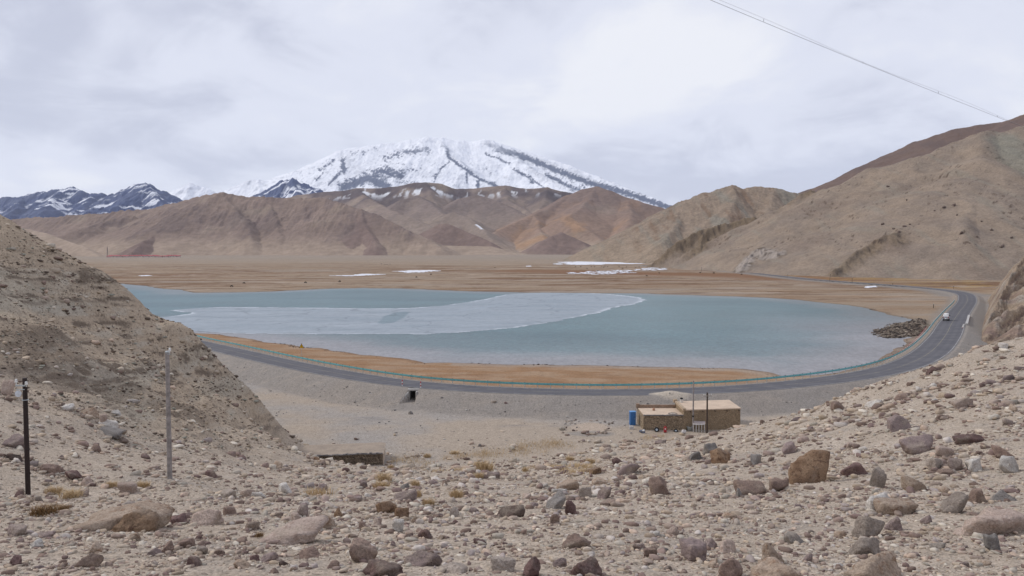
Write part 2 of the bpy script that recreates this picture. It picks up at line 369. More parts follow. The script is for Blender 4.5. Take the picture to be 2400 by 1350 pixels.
def ground(x, y, full=False):
    """height of the ground, and the fields that say what lies on it"""
    x = np.asarray(x, float); y = np.asarray(y, float)
    near = y < 200
    S = np.full(x.shape, -60.0)
    if near.any(): S[near] = slope_surface(x[near], y[near])
    S = np.where(y > 150, np.where(x < -40, S, S - (y - 150) * 1.0), S)
    zone = y > 85
    sr = np.full(x.shape, -80.0); sd = np.full(x.shape, -200.0); sp = np.full(x.shape, -200.0)
    if zone.any():
        sr[zone] = line_sd(x[zone], y[zone], CC)
        sd[zone] = poly_sd(x[zone], y[zone], SHORE_W)
        m = zone & (x > 60) & (x < 180) & (y < 320)
        if m.any(): sp[m] = poly_sd(x[m], y[m], SPIT_W)
    nz = np.where(y < 400, fbm(x / 9.0, y / 9.0, 3, 3), 0) * 0.18
    floor = -2.05 + nz - 0.25 * sstep(100, 60, y)
    far = np.clip(-sd * 0.02, 0, 0.35) + np.where(y > 300, fbm(x / 60, y / 60, 3, 21) * 0.12 * np.clip(-sd / 20, 0, 1), 0)
    wob = fbm(x / 14.0, y / 14.0, 4, 5) * np.where(y < 400, 2.2, 4.0)          # ragged shoreline
    sdw = sd + wob * sstep(40, 5, np.abs(sd))
    shore = LAKE_Z - 0.0 + np.where(sdw > 0, -np.minimum(sdw * 0.06, 2.5), np.minimum(-sdw * 0.035, 0.45) + np.where(sdw < -1.5, 0.10 * fbm(x / 3.0, y / 6.0, 3, 9), 0) + 0.05 * sstep(0, -0.8, sdw))
    lakeside = sr > 0
    base = np.where(lakeside | (y > 420), shore, floor)
    base = np.where((~lakeside) & (y > 200), lerp(floor, -0.9 + nz, sstep(200, 330, y)), base)
    base = np.where(y > 420, shore + np.minimum(far, 0.3), base)
    base = base + 0.65 * sstep(-3.5, 2.5, sp + wob * 0.8) * (0.6 + 0.8 * fbm(x / 2.5, y / 2.5, 4, 77, 0.6)) * (sp > -6)
    base = base + 0.33 * bumpf(x, y, ISLE, 3.2, 1.6) + 0.0
    # the hillside above the valley floor, with its own roughness
    rough = np.zeros_like(x)
    n = near
    if n.any():
        xn, yn = x[n], y[n]; k = np.clip(yn / 30, 0.25, 1.5)
        r = 0.30 * fbm(xn / 7, yn / 7, 4, 31) * k * sstep(86, 60, yn) + 0.05 * fbm(xn / 0.8, yn / 0.8, 4, 37) + 0.022 * fbm(xn / 0.16, yn / 0.16, 2, 41) * (yn < 45)
        spur = sstep(-14, -26, xn + 0.12 * (yn - 60) ) * sstep(34, 52, yn - 0.2 * (xn + 30))
        q = xn * 0.8 - S[n] * 0.6; w = S[n] * 0.8 + xn * 0.6 + 0.15 * yn           # bedding that dips to the right
        r = r + spur * (0.75 * fbm(q / 7, w / 2.2, 4, 51, 0.5) + 0.95 * fbm(xn / 12, yn / 15, 4, 55, ridged=True) - 0.62)
        rough[n] = r
    hill = S + rough
    fan = np.exp(-((x + 29) / 7.0) ** 2 - ((y - 95) / 16.0) ** 2)          # debris fan at the toe of the spur
    z = smax(hill, base, 0.7 + 3.6 * fan)
    onslope = sstep(-0.6, 0.8, hill - base)
    # road bed, cuts and embankments
    a = np.abs(sr); lim = ROAD_W / 2 + 0.6
    lvl = -bank(y) * np.clip(sr, -lim, lim) - 0.035
    emb = lvl - np.maximum(a - lim, 0) * 0.42 + 0.10 * fbm(x / 2.0, y / 2.0, 3, 61) * (a > lim + 0.5)
    z = np.where((y > 85) & (y < 1150), np.where(a < lim, lvl, np.maximum(z, np.where(a < 14, emb, -99))), z)
    cut = sstep(lim, lim + 6, a)
    z = np.where((y > 110) & (a >= lim) & (a < lim + 6) & (z > lvl), lerp(lvl, z, cut), z)
    z = z + 0.55 * bumpf(x, y, HEAP, 2.0, 1.5)
    # ditch in front of the culvert, and the flat it drains to
    m = (np.abs(x - CULV[0]) < 0.62) & (y < CULV[1] + 2.4) & (y > CULV[1] - 4)
    z = np.where(m, np.minimum(z, -1.55), z)
    m = (x < CULV[0] + .2) & (x > CULV[0] - 1.7) & (y < CULV[1] - .1) & (y > CULV[1] - 4) & (x - CULV[0] + .62 > (y - CULV[1]) * .42)
    z = np.where(m, np.minimum(z, -1.55), z)
    if full: return z, dict(sr=sr, sd=sdw, slope=onslope, sp=sp, S=S, base=base, zone=zone)
    return z
def drop(px, py, lo=6.0, hi=400.0):
    """where a pixel's ray meets the ground"""
    a, b = ray(px, py); d = np.geomspace(lo, hi, 900); g = ground(a * d, d); h = HC + b * d - g
    i = np.argmax(h < 0)
    if h[i] >= 0: i = len(d) - 1
    t = h[i - 1] / (h[i - 1] - h[i]) if i > 0 else 0
    dd = d[i - 1] + t * (d[i] - d[i - 1])
    return np.array([a * dd, dd, float(ground(np.array([a * dd]), np.array([dd]))[0])])
# ------------------------------------------------------------------ the ground: one sheet from under the camera to the foot of the mountains
SAND = np.array([.395,.328,.262]); SANDL = np.array([.43,.37,.31]); GREY = np.array([.285,.258,.232]); GREYD = np.array([.19,.18,.175])
SPURC = np.array([.385,.305,.225]); SPURD = np.array([.125,.095,.072]); SPURG = np.array([.33,.30,.245])
ORNG = np.array([.275,.165,.092]); ORNL = np.array([.36,.255,.170]); TANP = np.array([.300,.230,.165]); GRYP = np.array([.30,.255,.215]); BRWN = np.array([.165,.088,.048])
u_ = np.concatenate([np.linspace(-2.2, -0.80, 70)[:-1], np.linspace(-0.80, 0.80, 1180), np.linspace(0.80, 2.2, 70)[1:]])
d_ = np.concatenate([np.geomspace(1.2, 3, 40)[:-1], np.geomspace(3, 130, 900)[:-1], np.geomspace(130, 460, 330)[:-1], np.geomspace(460, 6500, 190)])
U, D = np.meshgrid(u_, d_); X = U * D; Y = D
Z, fl = ground(X, Y, True)
sr, sd, sl, sp = fl['sr'], fl['sd'], fl['slope'], fl['sp']
near = Y < 220
A1 = fbm(X / 5, Y / 5, 4, 101); A2 = fbm(X / 1.2, Y / 1.2, 4, 103); A3 = fbm(X / 22, Y / 22, 4, 107)
col = np.empty(X.shape + (3,)); col[:] = SAND
col = mixc(col, SANDL, sstep(0.0, 0.5, A1 + 0.4 * A2) * 0.6)
col = mixc(col, GREY, sstep(0.05, 0.5, -A1 + 0.5 * A2) * 0.45)
# valley floor: grey and tan gravel in sweeps
fl_ = (1 - sl) * (Y < 420) * (sr < 0)
fc = mixc(np.broadcast_to(GREY * 1.18, col.shape), SAND * 0.96, sstep(-0.40, 0.20, A3 + 0.3 * A1 - 0.35 * sstep(100, 122, Y) + 0.25 * sstep(-10, 10, X) * sstep(112, 100, Y)))
fc = mixc(fc, GREYD * 1.1, sstep(0.30, 0.55, fbm(X / 14, Y / 4, 4, 113) * sstep(88, 105, Y)) * 0.55)
fc = mixc(fc, SANDL, sstep(0.35, 0.6, fbm(X / 9, Y / 3.5, 4, 117)) * 0.5)
col = lerp(col, fc, fl_[..., None])
p1 = at_z(560, 860, -2.0); p2 = at_z(690, 888, -2.0); dl = np.abs(line_sd(X, Y, [p1, p2])); col = mixc(col, [.50,.47,.45], sstep(2.2, 0.4, dl + 1.2 * A2) * 0.8 * (sr < -5))
rc = at_z(1383, 1001, -2.0); q = ((X - rc[0]) / 2.7) ** 2 + ((Y - rc[1]) / 3.0) ** 2; col = mixc(col, [.43,.35,.28], sstep(1.3, 0.4, q + 0.4 * A1))
q = ((X - rc[0] + .3) / 3.2) ** 2 + ((Y - rc[1] + 3.4) / 1.7) ** 2; col = mixc(col, GREY * .95, sstep(1.3, 0.6, q) * 0.8)
# embankment gravel
em = sstep(-11.5, -9.5, sr + 0.8 * A1) * (sr < 0) * (Y < 330) * (1 - 0.6 * sl); col = mixc(col, GREY * 0.93, em * 0.8)
col = mixc(col, SANDL * .85, em * sstep(.05, .5, fbm(X / 6, Y / 2, 4, 119)) * .45)
t = bumpf(X, Y, HEAP, 2.6, 2.2); col = mixc(col, [.46,.40,.33], sstep(0.2, 0.5, t + 0.1 * A2))
# dry washes of sand at the foot of the slope, darker rock band on the left spur
sx = sstep(-15, -27, X + 0.12 * (Y - 60)) * sstep(36, 54, Y - 0.2 * (X + 30)) * sl * (Y < 220)
sx = sx * (1 - .85 * (1 - sstep(.6, 4.5, Z - fl['base'] + .9 * A1 + .4 * A2)) * sstep(60, 78, Y))
Q = X * 0.8 - Z * 0.6; W = Z * 0.8 + X * 0.6 + 0.1 * Y
SPN = fbm(Q / 6, W / 1.6, 5, 131, 0.62); SPM = fbm(Q / 1.5, W / 0.45, 4, 137, 0.62)
sc = mixc(np.broadcast_to(SPURC, col.shape), SPURG, sstep(-0.05, 0.4, fbm(X / 9, Z / 5, 3, 139)) * 0.7)
sc = mixc(sc, SPURC * 1.25, sstep(0.1, 0.45, SPN) * 0.5)
sc = mixc(sc, SPURD, sstep(0.08, 0.30, -SPN * 0.5 - SPM * 0.8) * 0.85)
sc = mixc(sc, [.40,.36,.30], sstep(0.12, 0.34, SPM - 0.3 * SPN) * 0.5)
band = np.array([at_d(20, 800, 55), at_d(140, 838, 55), at_d(260, 890, 56), at_d(370, 945, 60), at_d(440, 985, 62)])
bd = np.abs(line_sd(X, Z * 1.0, np.stack([band[:, 0], band[:, 2]], -1)))
sc = mixc(sc, SPURD * 1.1, sstep(2.0, 0.3, bd + 1.4 * SPM + 0.6 * SPN) * 0.65 * (Y < 85))
col = lerp(col, sc, (sx * sstep(-0.8, 0.6, A2 + 1.0))[..., None])
# the shore between road and lake, and the marshy plain
pl = ((sr > ROAD_W / 2 + 0.3) & (Y > 100)) | (Y > 330)
pn = fbm(X / 40, Y / 40, 5, 151); ps = fbm(X / 150, Y / 26, 5, 153); pm = fbm(X / 6, Y / 10, 4, 155); pw = fbm(X / 420, Y / 120, 4, 157)
pc = mixc(np.broadcast_to(TANP, col.shape), [.248,.165,.105], sstep(-0.15, 0.45, ps + 0.3 * pm) * 0.85 * sstep(1500, 700, Y))
pc = mixc(pc, ORNL, sstep(0.05, 0.5, pn + 0.2 * pm) * 0.5)
pc = mixc(pc, GRYP, sstep(0.05, 0.4, -ps + 0.5 * pn) * 0.55)
pc = mixc(pc, GRYP * 0.95, sstep(900, 2300, Y) * 0.65)
pc = mixc(pc, BRWN, sstep(-0.02, 0.30, fbm(X / 200, Y / 45, 5, 159, .62)) * 0.8 * sstep(330, 480, Y) * sstep(1500, 950, Y))
pc = mixc(pc, BRWN * .8, sstep(0.10, 0.32, fbm(X / 45, Y / 14, 5, 160, .65)) * 0.65 * sstep(300, 380, Y) * sstep(1400, 900, Y))
pc = mixc(pc, [.42,.35,.285], sstep(0.2, 0.42, fbm(X / 80, Y / 18, 5, 162, .65)) * 0.6 * sstep(300, 420, Y))
br = np.array([at_z(a, b, -1) for a, b in [(1240,636),(1340,638),(1440,641),(1560,643),(1660,645),(1800,648),(1900,655)]])
pc = mixc(pc, BRWN * 1.25, sstep(75, 20, np.abs(line_sd(X, Y, br)) + 14 * pm + 22 * pn) * 0.9)
ns = sstep(-15, 0, sr - 25) * (Y < 240)
strip = (Y < 240) & (sr > 0)
pc = np.where(strip[..., None], mixc(mixc(np.broadcast_to(ORNG * 1.08, col.shape), ORNL, sstep(-0.25, 0.35, fbm(X / 9, Y / 4, 4, 161)) * 0.8), BRWN * 1.2, sstep(0.2, 0.5, fbm(X / 12, Y / 2.2, 5, 163)) * 0.5), pc)
pc = np.where(strip[..., None], mixc(pc, GRYP * 1.1, sstep(-7, -2, sd + 2 * pm) * 0.7 * (X > -12)), pc)
pc = np.where(strip[..., None], mixc(pc, ORNL * 1.1, sstep(35, 55, X + 5 * pn) * 0.6), pc)
pc = mixc(pc, GRYP * 0.9, sstep(5.5, 2.5, np.abs(sr) - ROAD_W / 2 + 0.8 * pm) * 0.85)           # verge
sh = sstep(-2.6, -0.3, sd) * (np.abs(pm) + 0.35); pc = mixc(pc, [.075,.055,.045], np.clip(sh, 0, 1) * 0.85)
pc = mixc(pc, [.16,.14,.115], (sd > 0.15) * 1.0)
pc = mixc(pc, mixc(np.broadcast_to(np.array([.20,.165,.125]), col.shape), [.06,.048,.04], sstep(-0.1, 0.35, fbm(X / 2.5, Y / 2.5, 4, 165))), sstep(-3.5, -1, sp + 2 * A2))
col = np.where(pl[..., None], pc, col)
yl = sstep(0.0, 0.35, fbm(X / 30, Y / 9, 4, 171)) * (sr < -8) * sstep(400, 440, Y) * sstep(720, 640, Y); col = mixc(col, [.34,.225,.085], yl * 0.85)
col = mixc(col, GREY, (sr < -3) * (Y > 230) * (Y < 400) * 0.5)
col = mixc(col, GREY * .85, (Y > 380) * sstep(17, 8, np.abs(sr) + 2 * pm) * .85)
col = np.clip(col * (1 + 0.10 * A2[..., None] * near[..., None]), 0.02, 0.8)

t = NT('ground_earth')
P = t.pos(); g1 = t.noise(P, 14, 6, 0.72); g2 = t.noise(P, 3.2, 5, 0.6); g3 = t.vor(P, 26.0, 'F1', 'Color'); spk = t.vor(P, 11.0, 'F1', 'Color')
sg = t.n('ShaderNodeSeparateColor'); t.l(g3, sg.inputs[0]); s2 = t.n('ShaderNodeSeparateColor'); t.l(spk, s2.inputs[0])
f = t.math('MULTIPLY', t.rng(g1, 0.25, 0.75, 0.72, 1.27), t.rng(g2, 0.25, 0.75, 0.86, 1.14))
f = t.math('MULTIPLY', f, t.rng(sg.outputs[0], 0.0, 1.0, 0.82, 1.16))
f = t.math('MULTIPLY', f, t.rng(s2.outputs[1], 0.86, 1.0, 1.0, 0.62))
c = t.gain(t.attr('col'), f)
bh = t.math('ADD', t.math('MULTIPLY', g1, 0.7), t.math('MULTIPLY', t.vor(P, 18.0), -0.55))
t.bump(bh, 0.55, 0.06)
GROUND_M = t.fin(c, 0.95, spec=0.1)
keep = ~((sd[:-1, :-1] > 25) & (sd[1:, 1:] > 25))
struct(grid_mesh('ground', X, Y, Z, GROUND_M, {'col': col}, keep))

# ------------------------------------------------------------------ lake and its sheet of ice
def lake_grid(px0, px1, sx, py0, py1, sy, z):
    a, b = np.meshgrid(np.arange(px0, px1, sx), np.arange(py1, py0, -sy)); w = at_z(a, b, z); return w[..., 0], w[..., 1]
X, Y = lake_grid(60, 2200, 6, 661, 888, 1.5, LAKE_Z)
sd = poly_sd(X, Y, SHORE_W); sn = sd + 9 * fbm(X / 40, Y / 18, 4, 201) + 3 * fbm(X / 9, Y / 5, 3, 203)
TEAL = np.array([.058,.136,.154]); TEALD = np.array([.040,.112,.132]); MUD = np.array([.245,.238,.245])
lc = mixc(np.broadcast_to(TEAL, X.shape + (3,)), TEALD, sstep(-0.2, 0.4, fbm(X / 90, Y / 40, 4, 205)))
nearside = sstep(330, 200, Y)
lc = mixc(lc, MUD, (sstep(26, 3, sn) * 0.75 + sstep(60, 14, sn) * 0.22) * nearside)
lc = mixc(lc, MUD * .8, sstep(22, 6, sn) * (1 - nearside) * 0.5)
bay = sstep(60, 105, X + 12 * fbm(X / 30, Y / 30, 3, 207)) * sstep(290, 230, Y); lc = mixc(lc, MUD * np.array([.9,.95,1.0]), bay * 0.6)
t = NT('lake_water'); P = t.pos(scale=(1, .45, 1)); n = t.noise(P, 1.1, 4, 0.6); n2 = t.noise(P, 0.16, 3)
t.bump(t.math('ADD', n, t.math('MULTIPLY', n2, 2.0)), 0.35, 0.3); t.b.inputs['IOR'].default_value = 1.33
LAKE_M = t.fin(t.gain(t.attr('col'), t.math('MULTIPLY', t.rng(n, .3, .7, .82, 1.14), t.math('MULTIPLY', t.rng(t.noise(t.pos(scale=(1, .3, 1)), 2.2, 5, .7), .35, .75, 1.08, .78), t.rng(t.noise(t.pos(scale=(.25, .6, 1)), .045, 4, .6), .35, .65, .90, 1.10)))), 0.3, spec=0.26)  # glitter and wind patches are put into the water colour as noise
struct(grid_mesh('lake', X, Y, np.full(X.shape, LAKE_Z), LAKE_M, {'col': lc}, (sd > -14)[:-1, :-1]))

ICE = [(397,728),(417,726),(467,722),(533,720),(667,721),(800,723),(900,724),(967,722),(1033,717),(1100,708),(1133,702),(1157,697),(1180,691),(1240,687),(1300,685.5),
       (1380,686.5),(1450,692),(1500,698),(1512,704),(1500,710),(1470,716),(1433,722),(1420,729),(1380,738),(1333,747),(1300,755),(1267,760),(1220,767),(1167,772),(1100,778),(1050,781),(1000,784),
       (900,783),(800,784),(667,783),(567,782),(500,780),(440,776),(380,770),(330,750),(360,745),(397,743),(425,739),(440,736),(443,733),(417,730)]
HOLE = [(887,758),(892,748),(903,740),(925,734),(945,731),(960,731),(952,738),(943,747),(920,757),(900,759)]
ic = np.array(ICE, float); ICE_W = at_z(ic[:, 0], ic[:, 1], LAKE_Z)[:, :2]; hc = np.array(HOLE, float); HOLE_W = at_z(hc[:, 0], hc[:, 1], LAKE_Z)[:, :2]
X, Y = lake_grid(326, 1520, 2.0, 684, 788, 0.8, LAKE_Z)
w_ = fbm(X / 12, Y / 12, 4, 211); sd = poly_sd(X, Y, ICE_W) + 2.4 * w_ + 1.0 * fbm(X / 3.5, Y / 3.5, 3, 213); hd = poly_sd(X, Y, HOLE_W) + 1.2 * w_
sh = poly_sd(X, Y, SHORE_W)
ICEC = np.array([.285,.325,.362])
k = fbm(X / 34, Y / 12, 5, 215); k2 = fbm(X / 8, Y / 3, 4, 217)
c = mixc(np.broadcast_to(ICEC, X.shape + (3,)), [.235,.28,.315], sstep(-.05, .35, k) * .6)
c = mixc(c, [.335,.375,.412], sstep(.12, .5, -k + .4 * k2) * .6)
c = mixc(c, [.54,.58,.62], sstep(2.6, .3, sd + 1.6 * k2) * .85 * sstep(-.25, .2, fbm(X / 20, Y / 20, 3, 219) + .4 * sstep(0, 60, X)))
lead = np.array([at_z(a, b, LAKE_Z) for a, b in [(900,742),(960,737),(1080,729),(1190,712)]])
c = mixc(c, [.30,.37,.43], sstep(1.1, .2, np.abs(line_sd(X, Y, lead)) + .8 * k2) * .45)
c = mixc(c, [.175,.235,.265], sstep(-.6, .6, hd) * .85)
t = NT('lake_ice'); P = t.pos(scale=(1, .5, 1)); n = t.noise(P, .5, 6, .7); t.bump(n, .12, .05)
nw = t.n('ShaderNodeVectorMath', operation='MULTIPLY_ADD'); nq = t.n('ShaderNodeTexNoise'); nq.inputs['Scale'].default_value = .06; t.l(t.pos(), nq.inputs[0]); t.l(nq.outputs['Color'], nw.inputs[0]); nw.inputs[1].default_value = (22, 22, 0); t.l(t.pos(), nw.inputs[2])
crk = t.rng(t.vor(nw.outputs[0], .035, 'DISTANCE_TO_EDGE'), .004, .022, .80, 1.0)
ICE_M = t.fin(t.gain(t.attr('col'), t.math('MULTIPLY', crk, t.rng(n, .3, .7, .92, 1.07))), .6, spec=.2)
struct(grid_mesh('lake_ice', X, Y, np.full(X.shape, LAKE_Z + 0.03), ICE_M, {'col': c}, (sd > 0)[:-1, :-1]))

# white ice and snow lying in the hollows of the plain
def patch(poly, seed, speck, name='snow_patch'):
    p = np.array(poly, float); a0, a1 = p[:, 0].min() - 4, p[:, 0].max() + 4; b0, b1 = p[:, 1].min() - 1, p[:, 1].max() + 1
    n = int((a1 - a0) / 1.0) + 2; a, b = np.meshgrid(np.linspace(a0, a1, n), np.linspace(b1, b0, max(8, int((b1 - b0) / .35))))
    w = at_z(a, b, -0.6); X, Y = w[..., 0], w[..., 1]; P = at_z(p[:, 0], p[:, 1], -0.6)[:, :2]
    wd = max(6, (P[:, 1].max() - P[:, 1].min()) * .12)
    s = poly_sd(X, Y, P) + wd * fbm(X / 30, Y / 60, 4, seed) - speck * wd * (fbm(X / 5, Y / 14, 3, seed + 1) > 0.05)
    Z = ground(X, Y) + 0.12
    return struct(grid_mesh(name, X, Y, Z, SNOW_P, None, (s > 0)[:-1, :-1]))
t = NT('patch_snow'); SNOW_P = t.fin(t.gain(t.mix(0, (.74,.75,.80), (.74,.75,.80)), t.rng(t.noise(t.pos(), .12, 5, .7), .3, .7, .8, 1.1)), .7)
patch([(1300,616),(1340,613),(1400,611),(1450,609.5),(1540,609.5),(1536,616),(1500,619),(1420,619.5),(1350,621),(1310,620)], 301, 0.1)
patch([(1332,640),(1380,637),(1440,634),(1480,630),(1540,628),(1560,630),(1530,634),(1480,638),(1440,643),(1380,645)], 305, 1.1)
patch([(920,636.5),(960,634),(1000,633.5),(1030,634.5),(1000,638.5),(950,640)], 309, .4)
patch([(768,647),(820,645.5),(850,642.5),(885,643),(915,643.5),(870,646),(820,648.5)], 313, .3)
patch([(2026,672.5),(2050,671),(2054,673.5),(2030,675)], 317, 0)
patch([(325,646.5),(350,645.2),(358,647),(330,648)], 321, 0)
patch([(1225,624),(1245,623),(1250,625),(1230,625.6)], 325, 0)
patch([(1120,588.6),(1135,588.2),(1137,589.6),(1122,589.8)], 329, 0)

# ------------------------------------------------------------------ road
def ribbon(name, path, o0, o1, lift, mat, n=8, parent=None):
    rows = [offset_line(path, o) for o in np.linspace(o0, o1, n)]
    A = np.stack(rows, 1); s = np.linspace(o0, o1, n)[None, :]
    return grid_mesh(name, A[..., 0], A[..., 1], -bank(A[..., 1]) * s + lift + 0 * A[..., 0], mat, {'edge': np.abs(s) / ROAD_W * 2 + 0 * A[..., 0], 'lane': s + 0 * A[..., 0]}, smooth=False)
t = NT('asphalt'); P = t.pos(); n = t.noise(P, .25, 5, .6); n2 = t.noise(P, 9, 4, .7); n3 = t.noise(P, .9, 6, .7)
ed = t.attr('edge', 'Fac'); ln = t.attr('lane', 'Fac')
a0 = t.mix(t.rng(n, .35, .65, 0, 1), (.088,.087,.099), (.122,.119,.129))
tr = t.math('ABSOLUTE', t.math('SUBTRACT', t.math('ABSOLUTE', t.math('SUBTRACT', t.math('ABSOLUTE', ln), 1.75)), .78)); a0 = t.mix(t.math('MULTIPLY', t.rng(tr, .1, .55, 1, 0), .35), a0, (.070,.069,.078))
a0 = t.mix(t.math('MULTIPLY', t.rng(t.math('ADD', ed, t.math('MULTIPLY', n3, .35)), 1.02, 1.24, 0, 1), .75), a0, (.255,.225,.195))
ASPH = t.fin(t.gain(a0, t.rng(n2, .3, .7, .86, 1.14)), .8, spec=.3)
t = NT('road_paint'); n = t.noise(t.pos(), 1.3, 5, .75)
PAINT = t.fin(t.mix(t.rng(n, .40, .62, 0, 1), (.42,.41,.40), (.15,.147,.155)), .7)
struct(ribbon('road', CENTER, -ROAD_W / 2, ROAD_W / 2, 0.0, ASPH, 40))
hw = ROAD_W / 2
for o in (-hw + .38, hw - .42): struct(ribbon('road_line', CENTER, o - .075, o + .075, .006, PAINT, 2))
t = NT('worn_paint'); n = t.noise(t.pos(), .8, 5, .75)
PAINT_Y = t.fin(t.mix(t.rng(n, .40, .6, 0, 1), (.30,.255,.17), (.12,.117,.125)), .7)
struct(ribbon('road_line', CENTER, -.07, .07, .006, PAINT_Y, 2))
# ------------------------------------------------------------------ hills and mountains: ridge lines with flanks that fall away from them
def ridges(X, Y, lines, warp, seed, owner=False):
    """height field: the highest of the flanks of all ridge lines. lines: (points (px,py,d), slope near the crest, slope at the foot, breadth of the change)"""
    wx = X + warp * fbm(X / (warp * 9), Y / (warp * 9), 4, seed); wy = Y + warp * fbm(X / (warp * 9) + 50, Y / (warp * 9), 4, seed + 7)
    Z = np.full(X.shape, -1e6); own = np.zeros(X.shape, int)
    for j, ln in enumerate(lines):
        pts, s0, s1, w = ln[:4]
        P = np.array([at_d(*p) for p in pts])
        for i in range(len(P) - 1):
            a = P[i, :2]; e = P[i + 1, :2] - a; L = e @ e + 1e-9
            tt = np.clip(((wx - a[0]) * e[0] + (wy - a[1]) * e[1]) / L, 0, 1)
            dist = np.sqrt((wx - a[0] - tt * e[0]) ** 2 + (wy - a[1] - tt * e[1]) ** 2)
            dist = np.sqrt(dist * dist + (w * 0.06) ** 2) - w * 0.06
            z = P[i, 2] + tt * (P[i + 1, 2] - P[i, 2]) - s1 * dist - (s0 - s1) * w * (1 - np.exp(-dist / w))
            m = z > Z; Z = np.where(m, z, Z); own[m] = j
    return (Z, own) if owner else Z
def on_flank(lines, pts, lift=0.0, d0=500.0, d1=1100.0):
    """put the pixels of a smaller outcrop on the flank of the hill they stand on"""
    out = []
    for px, py in pts:
        a, b = ray(px, py); d = np.linspace(d0, d1, 700); z = ridges(a * d, d, lines, 1e-6 + 0.001, 1); i = int(np.argmax(z > HC + b * d)); out.append((px, py, d[i] - lift))
    return out
def polar(px0, px1, n, d0, d1, m):
    u, d = np.meshgrid(np.linspace((px0 - W0 / 2) / F, (px1 - W0 / 2) / F, n), np.geomspace(d0, d1, m)); return u * d, d
def blur(a, k):
    for ax in (0, 1):
        for _ in range(2):
            c = np.cumsum(np.concatenate([np.repeat(a.take([0], ax), k + 1, ax), a, np.repeat(a.take([-1], ax), k, ax)], ax), ax)
            n = a.shape[ax]; a = (c.take(range(2 * k + 1, 2 * k + 1 + n), ax) - c.take(range(0, n), ax)) / (2 * k + 1)
    return a
def steep(X, Y, Z):
    gx = np.gradient(Z, axis=1) / (np.abs(np.gradient(X, axis=1)) + 1e-6)
    gy = (np.gradient(Z, axis=0)) / (np.abs(np.gradient(Y, axis=0)) + 1e-6)
    return np.sqrt(gx ** 2 + gy ** 2), gx, gy
def hill_mat(name, scale, amp=.22, bumpd=.4, rough=.95):
    t = NT(name); P = t.pos(); n = t.noise(P, scale, 6, .68); n2 = t.noise(P, scale * .18, 5, .6)
    t.bump(n, .5, bumpd)
    return t.fin(t.gain(t.attr('col'), t.math('MULTIPLY', t.rng(n, .25, .75, 1 - amp, 1 + amp), t.rng(n2, .25, .75, 1 - amp * .6, 1 + amp * .6))), rough, spec=.08)
FLOOR = -2.5
def emit(name, X, Y, Z, col, mat, low=FLOOR - 6):
    keep = (np.maximum(np.maximum(Z[:-1, :-1], Z[1:, 1:]), np.maximum(Z[1:, :-1], Z[:-1, 1:])) > low)
    return struct(grid_mesh(name, X, Y, np.maximum(Z, low - 10), mat, {'col': np.clip(col, .01, .9)}, keep))

# ochre scree hill to the right of the road
X, Y = polar(1480, 2900, 720, 470, 1250, 420)
R1 = [([(1530,625,985),(1560,620,985),(1600,590,985),(1655,560,1000),(1700,541,1000),(1780,522,985),(1850,500,970),(1900,468,950),(1960,440,935),(2030,405,915),(2100,385,900),(2180,362,885),(2240,344,880),(2310,322,875),(2400,304,860),(2600,245,840),(2900,160,800)], .62, .46, 90),
      ([(2310,308,875),(2290,380,800),(2270,470,720),(2255,560,640)], .5, .42, 70), ([(1900,458,950),(1935,520,890),(1960,580,840)], .52, .5, 50),
      ([(2100,385,900),(2105,470,810),(2120,540,740),(2110,590,690)], .5, .44, 50)]
KN = on_flank(R1, [(1738,632),(1752,612),(1766,597),(1776,590),(1795,598),(1820,597)], 9)
BD = on_flank(R1, [(1958,640),(1985,622),(2010,603),(2040,583),(2070,566),(2092,557),(2102,566)], 7)
RB = on_flank(R1, [(1548,605),(1562,580),(1600,560),(1640,545)], 3)
CR = [(1536,620,985),(1548,612,985),(1570,592,988),(1590,576,990),(1622,556,996),(1655,541,1000),(1700,524,1000),(1740,514,992),(1780,506,985),(1850,485,970),(1900,457,950)]
R1 += [(CR, 1.15, .9, 12), ([(1655,541,1000),(1650,560,985),(1640,590,965),(1632,612,955)], .95, .8, 10)]
R1 += [(KN, .95, .7, 10), (BD, .75, .5, 18)]
Z = ridges(X, Y, R1, 9, 401)
g = fbm(X / 26, Y / 60, 5, 403); g2 = fbm(X / 7, Y / 12, 4, 405)
hf = np.clip((Z - FLOOR) / 60, 0, 1)
crest = np.abs(line_sd(X, Y, [at_d(*p) for p in CR]))
crag = np.maximum(sstep(24, 5, crest + 9 * g2 + 10 * g), sstep(20, 5, np.abs(line_sd(X, Y, [at_d(1655,541,1000), at_d(1650,560,985), at_d(1632,612,955)])) + 7 * g2))
crag = np.maximum(crag, sstep(16, 4, np.abs(line_sd(X, Y, [at_d(*p) for p in KN])) + 4 * g2)); crag = np.maximum(crag, .8 * sstep(14, 3, np.abs(line_sd(X, Y, [at_d(*p) for p in BD])) + 4 * g2))
Z = Z + 1.6 * g * hf ** .5 + .35 * g2 + 7.0 * hf * (-.18 + fbm((X + .4 * Y) / 52, (Y - .4 * X) / 260, 4, 418, .5, True)) + crag * (3.2 * fbm(X / 12, Y / 26, 5, 407, .6, True) + .6)
st, gx, gy = steep(X, Y, Z)
col = mixc(np.broadcast_to(np.array([.262,.207,.160]), X.shape + (3,)), [.220,.178,.145], sstep(-.3, .4, g))
col = mixc(col, [.290,.234,.185], sstep(.05, .5, fbm(X / 55, Y / 80, 4, 409)) * .5)
col = mixc(col, [.235,.210,.172], sstep(.1, .45, fbm(X / 14, Y / 110, 4, 411)) * .55)
col = mixc(col, [.20,.155,.125], sstep(.1, .5, fbm(X / 70, Y / 90, 4, 413)) * .6)
col = mixc(col, mixc(np.broadcast_to(np.array([.18,.135,.092]), col.shape), [.075,.058,.046], sstep(0, .4, fbm(X / 5, Y / 16, 4, 415))), crag * .85)
